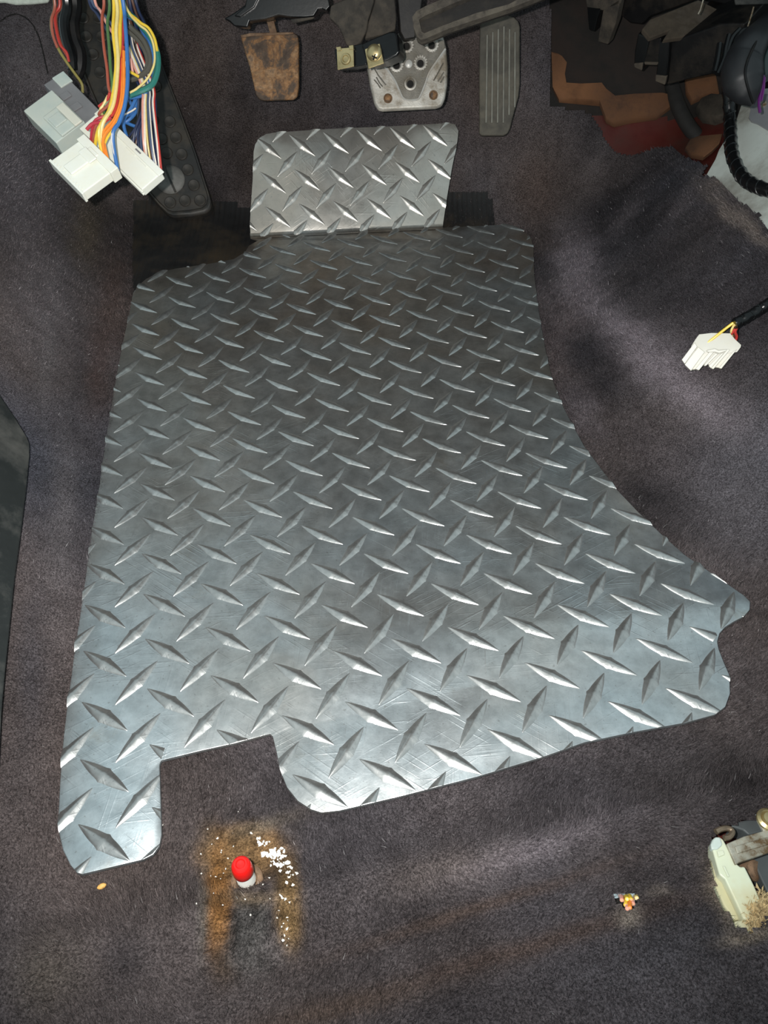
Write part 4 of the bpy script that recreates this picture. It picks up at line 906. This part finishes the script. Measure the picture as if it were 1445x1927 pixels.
# ------------------------------------------------------------------ left edge
def left_edge():
    P0 = hit(40, 1000); e = .004; n = nrm([-(float(H(P0[0] + e, P0[1])) - float(H(P0[0] - e, P0[1]))) / (2 * e), -(float(H(P0[0], P0[1] + e)) - float(H(P0[0], P0[1] - e))) / (2 * e), 1])
    O = P0 + n * .010
    out = [(-160, 560), (-60, 660), (0, 742), (30, 786), (52, 822), (57, 836), (57, 858), (50, 930), (40, 1010), (29, 1090), (20, 1180), (12, 1260), (5, 1340), (2, 1400), (-2, 1480), (-40, 1700), (-160, 1700)]
    o = MB().prism(tp(out, O, n), -n * .009).build('sill_trim', M['trim'], None, bevel=.0015); tag(o, 'flat dark grey plastic sill trim at the left edge', 'trim panel')
    d = (hit(50, 8) - CAM) @ RT[2]
    pts = [(-60, -70), (110, -70), (97, -8), (92, 6), (60, 9), (30, 10), (10, 6), (-60, 8)]
    A = pd(30, 5, d - .02); N = nrm(CAM - A); b = MB(); o = MB().prism(tp(pts, A, N), -N * .02).build('foam_block', M['white_foam'], None, bevel=.003, seg=3); tag(o, 'pale foam block at the top left above the kick panel', 'foam')
    tag(MB().tube(cat([hit(x, y, H, .0008) for x, y in ((-20, 40), (0, 40), (12, 32), (26, 27), (42, 30), (58, 42), (70, 62), (78, 86), (84, 112), (90, 138))], 5), .0008, 6).build('carpet_seam', M['hole'], floor), None)
left_edge()
# ------------------------------------------------------------------ seat stud and rust print
def stud():
    B = hit(465, 1657); ax = nrm([-.02, -.03, 1.0])
    root = empty('seat_stud', B, 'threaded silver stud with a red vinyl cap standing in the rust stain', 'stud')
    MB().lathe(B, ax, [(.0082, -.002), (.0080, .0008), (.0068, .0018), (.0054, .0020), (.0048, .001)], 28).build('collar', M['rust'], root)
    pr = [(.0043, 0)]; z = .0015
    while z < .0135: pr += [(.0040, z), (.0046, z + .0006)]; z += .0012
    MB().lathe(B, ax, pr + [(.004, .0145)], 28).build('thread', M['thread'], root)
    MB().lathe(B, ax, [(.0048, .0125), (.0051, .0130), (.0050, .0178), (.0047, .0204), (.0040, .0222), (.0031, .0230), (.0024, .0230), (.0019, .0221), (.0002, .0219)], 32).build('cap', M['red_cap'], root)
stud()
def flakes():
    b = MB(); r = np.random.default_rng(5)
    for (px, py, sx, sy, n, smax_) in ((497, 1587, 10, 7, 20, .0012), (514, 1606, 12, 8, 42, .0016), (527, 1628, 10, 7, 16, .0016), (545, 1640, 8, 9, 12, .0016), (535, 1690, 4, 4, 4, .0014), (540, 1735, 6, 22, 10, .0012), (405, 1600, 40, 40, 16, .0009), (460, 1690, 40, 20, 14, .0009)):
        for _ in range(n):
            p = hit(px + r.normal(0, sx), py + r.normal(0, sy), H, .0012); s = r.uniform(.3, 1) * smax_; k = r.integers(4, 7); a0 = r.uniform(0, 6)
            ring = [p + np.array([math.cos(a0 + 2 * math.pi * i / k) * s * r.uniform(.25, 1.2), math.sin(a0 + 2 * math.pi * i / k) * s * r.uniform(.25, 1.2), r.uniform(0, .0006)]) for i in range(k)]
            b.add(ring + [p + np.array([0, 0, .0006])], [[i, (i + 1) % k, k] for i in range(k)])
    o = b.build('paint_flakes', M['flake'], None, recalc=False); tag(o, 'white paint flakes scattered on the rust stain beside the red-capped stud', 'flakes', kind='stuff')
flakes()
def crumb():
    p = hit(191, 1668, H, .0022); b = MB(); d = nrm([1, .45, 0]); s = nrm(np.cross([0, 0, 1], d)); b.lathe(p - d * .0022, d, [(.0003, 0), (.0011, .0008), (.0014, .0022), (.0012, .0036), (.0003, .0046)], 10)
    o = b.build('crumb', simple('tan_crumb', (.75, .42, .12), .6, 0, .15, 300, .1), None); tag(o, 'tiny tan crumb on the carpet near the left plate corner', 'crumb')
crumb()
# ------------------------------------------------------------------ cut wires poking up through a hole
def sub_patch(name, px, drop, mat):
    pts = [hit(x, y, H, 0) for x, y in px]; c = np.mean(pts, 0); pts = [c + (p - c) * 1.25 - np.array([0, 0, drop]) for p in pts]; b = MB(); n = len(pts); b.prism(pts, np.array([0, 0, -.004])); return b.build(name, M[mat], floor)
sub_patch('underlay', CUT_WIRE, .008, 'hole')
def cut_wires():
    B = hit(1182, 1700, H, -.007); root = empty('cut_wires', B, 'bunch of cut yellow wire ends poking through a hole in the carpet', 'wires')
    cop = simple('cut_copper', (.72, .40, .24), .4, .5, .1, 200, .1)
    for (x, y, tx, ty, c) in ((1166, 1686, 1170, 1694, 'pink'), (1174, 1688, 1180, 1692, 'yellow'), (1180, 1685, 1187, 1693, 'yellow'), (1176, 1692, 1177, 1703, 'yellow'), (1183, 1692, 1185, 1708, 'orange'), (1186, 1690, 1191, 1701, 'pink'), (1194, 1688, 1198, 1690, 'pale_yellow'), (1184, 1688, 1187, 1698, 'yellow'), (1178, 1698, 1180, 1710, 'pink')):
        a = hit(x, y, H, -.006); e = hit(tx, ty, H, rng.uniform(.0, .003)); w_ = MB().tube([a, (a + e) / 2 + np.array([0, 0, .002]), e], .00105, 8).build('wire', wm(c), root)
        d = nrm(e - a); MB().tube([e - d * .0001, e + d * .0003], .0006, 8).build('copper_core', cop, w_)
cut_wires()
# ------------------------------------------------------------------ seat-belt plug and bracket in the hole at the right
def seat_hole():
    sub_patch('painted_floor', [(1330, 1590), (1350, 1545), (1430, 1530), (1530, 1500), (1530, 1680), (1440, 1740), (1400, 1770), (1350, 1700)], .020, 'red_floor')
    k = lambda L: [(1300 + x / 6.42, 1480 + y / 6.42) for x, y in L]
    b0 = hit(1385, 1660); d0 = (b0 - CAM) @ RT[2]; Z = np.array([0, 0, 1.])
    root = empty('nylon_plug', b0, 'long yellowed white nylon plug lying in the carpet hole at right', 'connector')
    Ot = b0 + Z * .004
    up = tp(k([(258, 650), (300, 610), (345, 600), (395, 640), (560, 935), (600, 968), (650, 960), (760, 1180), (850, 1385), (700, 1610), (640, 1605), (410, 1120), (345, 1060), (262, 760)]), Ot, Z)
    MB().prism(up, -Z * .012).build('housing', M['milk'], root, bevel=.0010, seg=3)
    sd = tp(k([(255, 690), (345, 1060), (410, 1120), (520, 1350), (640, 1605), (525, 1615), (400, 1440), (285, 1180), (270, 1130), (285, 1090), (245, 880)]), Ot - Z * .005, Z)
    tag(MB().prism(sd, -Z * .010).build('side_rail', simple('amber_nylon', (.55, .52, .32), .35, 0, .1, 40, .04, trans=.2), root, bevel=.001), 'amber tinted side rail')
    MB().prism(tp(k([(525, 1625), (690, 1600), (745, 1735), (690, 1760), (620, 1770), (545, 1735)]), Ot - Z * .003, Z), -Z * .008).build('tail', M['milk'], root, bevel=.0008)
    MB().prism(tp(k([(315, 775), (395, 768), (412, 820), (335, 850)]), Ot + Z * .0010, Z), -Z * .002).build('latch', M['milk'], root, bevel=.0004)
    MB().prism(tp(k([(385, 960), (410, 955), (470, 1085), (445, 1090)]), Ot + Z * .0008, Z), -Z * .002).build('rib', M['milk'], root, bevel=.0003)
    MB().prism(tp(k([(258, 640), (240, 700), (250, 760), (330, 760), (390, 700), (360, 610), (300, 600)]), Ot + Z * .0008, Z), -Z * .004).build('nose', M['clear_plastic'], root, bevel=.001)
    P = hit(1400, 1600)
    # strap bracket
    r2 = empty('strap_bracket', b0 + RT[0] * .02, 'spotted zinc strap with a brass screw running from the nylon plug', 'bracket')
    Os = b0 + Z * .0055; st = tp(k([(430, 690), (640, 600), (931, 520), (1100, 470), (1100, 730), (931, 800), (590, 915), (540, 940)]), Os, Z)
    MB().prism(st, -Z * .0022).build('strap', M['zinc'], r2, bevel=.0005)
    MB().prism(tp(k([(530, 720), (700, 670), (1100, 560), (1100, 650), (720, 760), (560, 810)]), Os + Z * .0009, Z), -Z * .002).build('strap_rib', M['zinc'], r2, bevel=.0005)
    MB().prism(tp(k([(800, 390), (960, 300), (1100, 250), (1100, 480), (880, 545)]), Os, Z), -Z * .0022).build('ear', M['zinc'], r2, bevel=.0005)
    p = tp(k([(935, 405)]), Os, Z)[0]; MB().lathe(p, Z, [(.0062, 0), (.0060, .0012), (.0046, .0022), (.0036, .0012), (.0030, .0026), (.0004, .0030)], 22).build('screw', M['brass'], r2)
    # spring clip at the nose
    c0, c1_ = tp(k([(300, 545), (470, 590)]), Ot + Z * .001, Z); pp = tp(k([(300, 548), (350, 520), (420, 505), (480, 520), (500, 560), (460, 610), (400, 625)]), Ot + Z * .001, Z)
    o = MB().tube(cat(pp, 5), .0015, 10).build('spring_clip', simple('tarnished_clip', (.22, .17, .12), .4, .6, .4, 400, .3, (.08, .05, .03), .5), None); tag(o, 'small tarnished metal clip at the nose of the nylon plug', 'clip')
    o = MB().prism(tp(k([(480, 480), (560, 420), (800, 380), (880, 540), (700, 585), (640, 530)]), b0 - Z * .006, Z), -Z * .012).build('seat_rail', M['steel_grey'], None, bevel=.001); tag(o, 'dark grey steel piece above the spotted strap', 'rail')
    o = MB().prism(tp(k([(740, 880), (931, 805), (1150, 740), (1150, 1340), (931, 1290), (850, 1120)]), b0 - Z * .007, Z), -Z * .012).build('seat_rail', M['steel_grey'], None, bevel=.001); tag(o, 'dark grey steel plate below the spotted strap', 'rail')
    o = MB().lathe(tp(k([(715, 1010)]), b0 - Z * .012, Z)[0], nrm([.5, -.3, .8]), [(.0055, -.004), (.0055, .003), (.004, .005), (.0005, .0052)], 18).build('bolt', M['rust'], None); tag(o, 'rusty bolt head between the nylon plug and the steel plate', 'bolt')
    # frayed tan underfelt
    b = MB(); r = np.random.default_rng(9); b2 = MB()
    for q in range(2600):
        u, v = r.normal(850, 90), r.normal(1545, 90)
        if u < 660 + (1540 - v) * .1 and r.random() < .8: continue
        a = tp(k([(u, v)]), b0 + Z * r.uniform(-.004, .004), Z)[0]; d = r.normal(0, 1, 3); d[2] = abs(d[2]) * .8; d = nrm(d) * r.uniform(.003, .006); s = nrm(np.cross(d, r.normal(0, 1, 3))) * .00014
        b.add([a - s, a + s, a + d * .6 + r.normal(0, .0006, 3), a + d], [[0, 1, 2], [1, 3, 2]])
    o = b.build('felt_tuft', M['wool'], None, recalc=False); tag(o, 'frayed tuft of tan felt over the end of the nylon plug', 'felt', kind='stuff')
seat_hole()
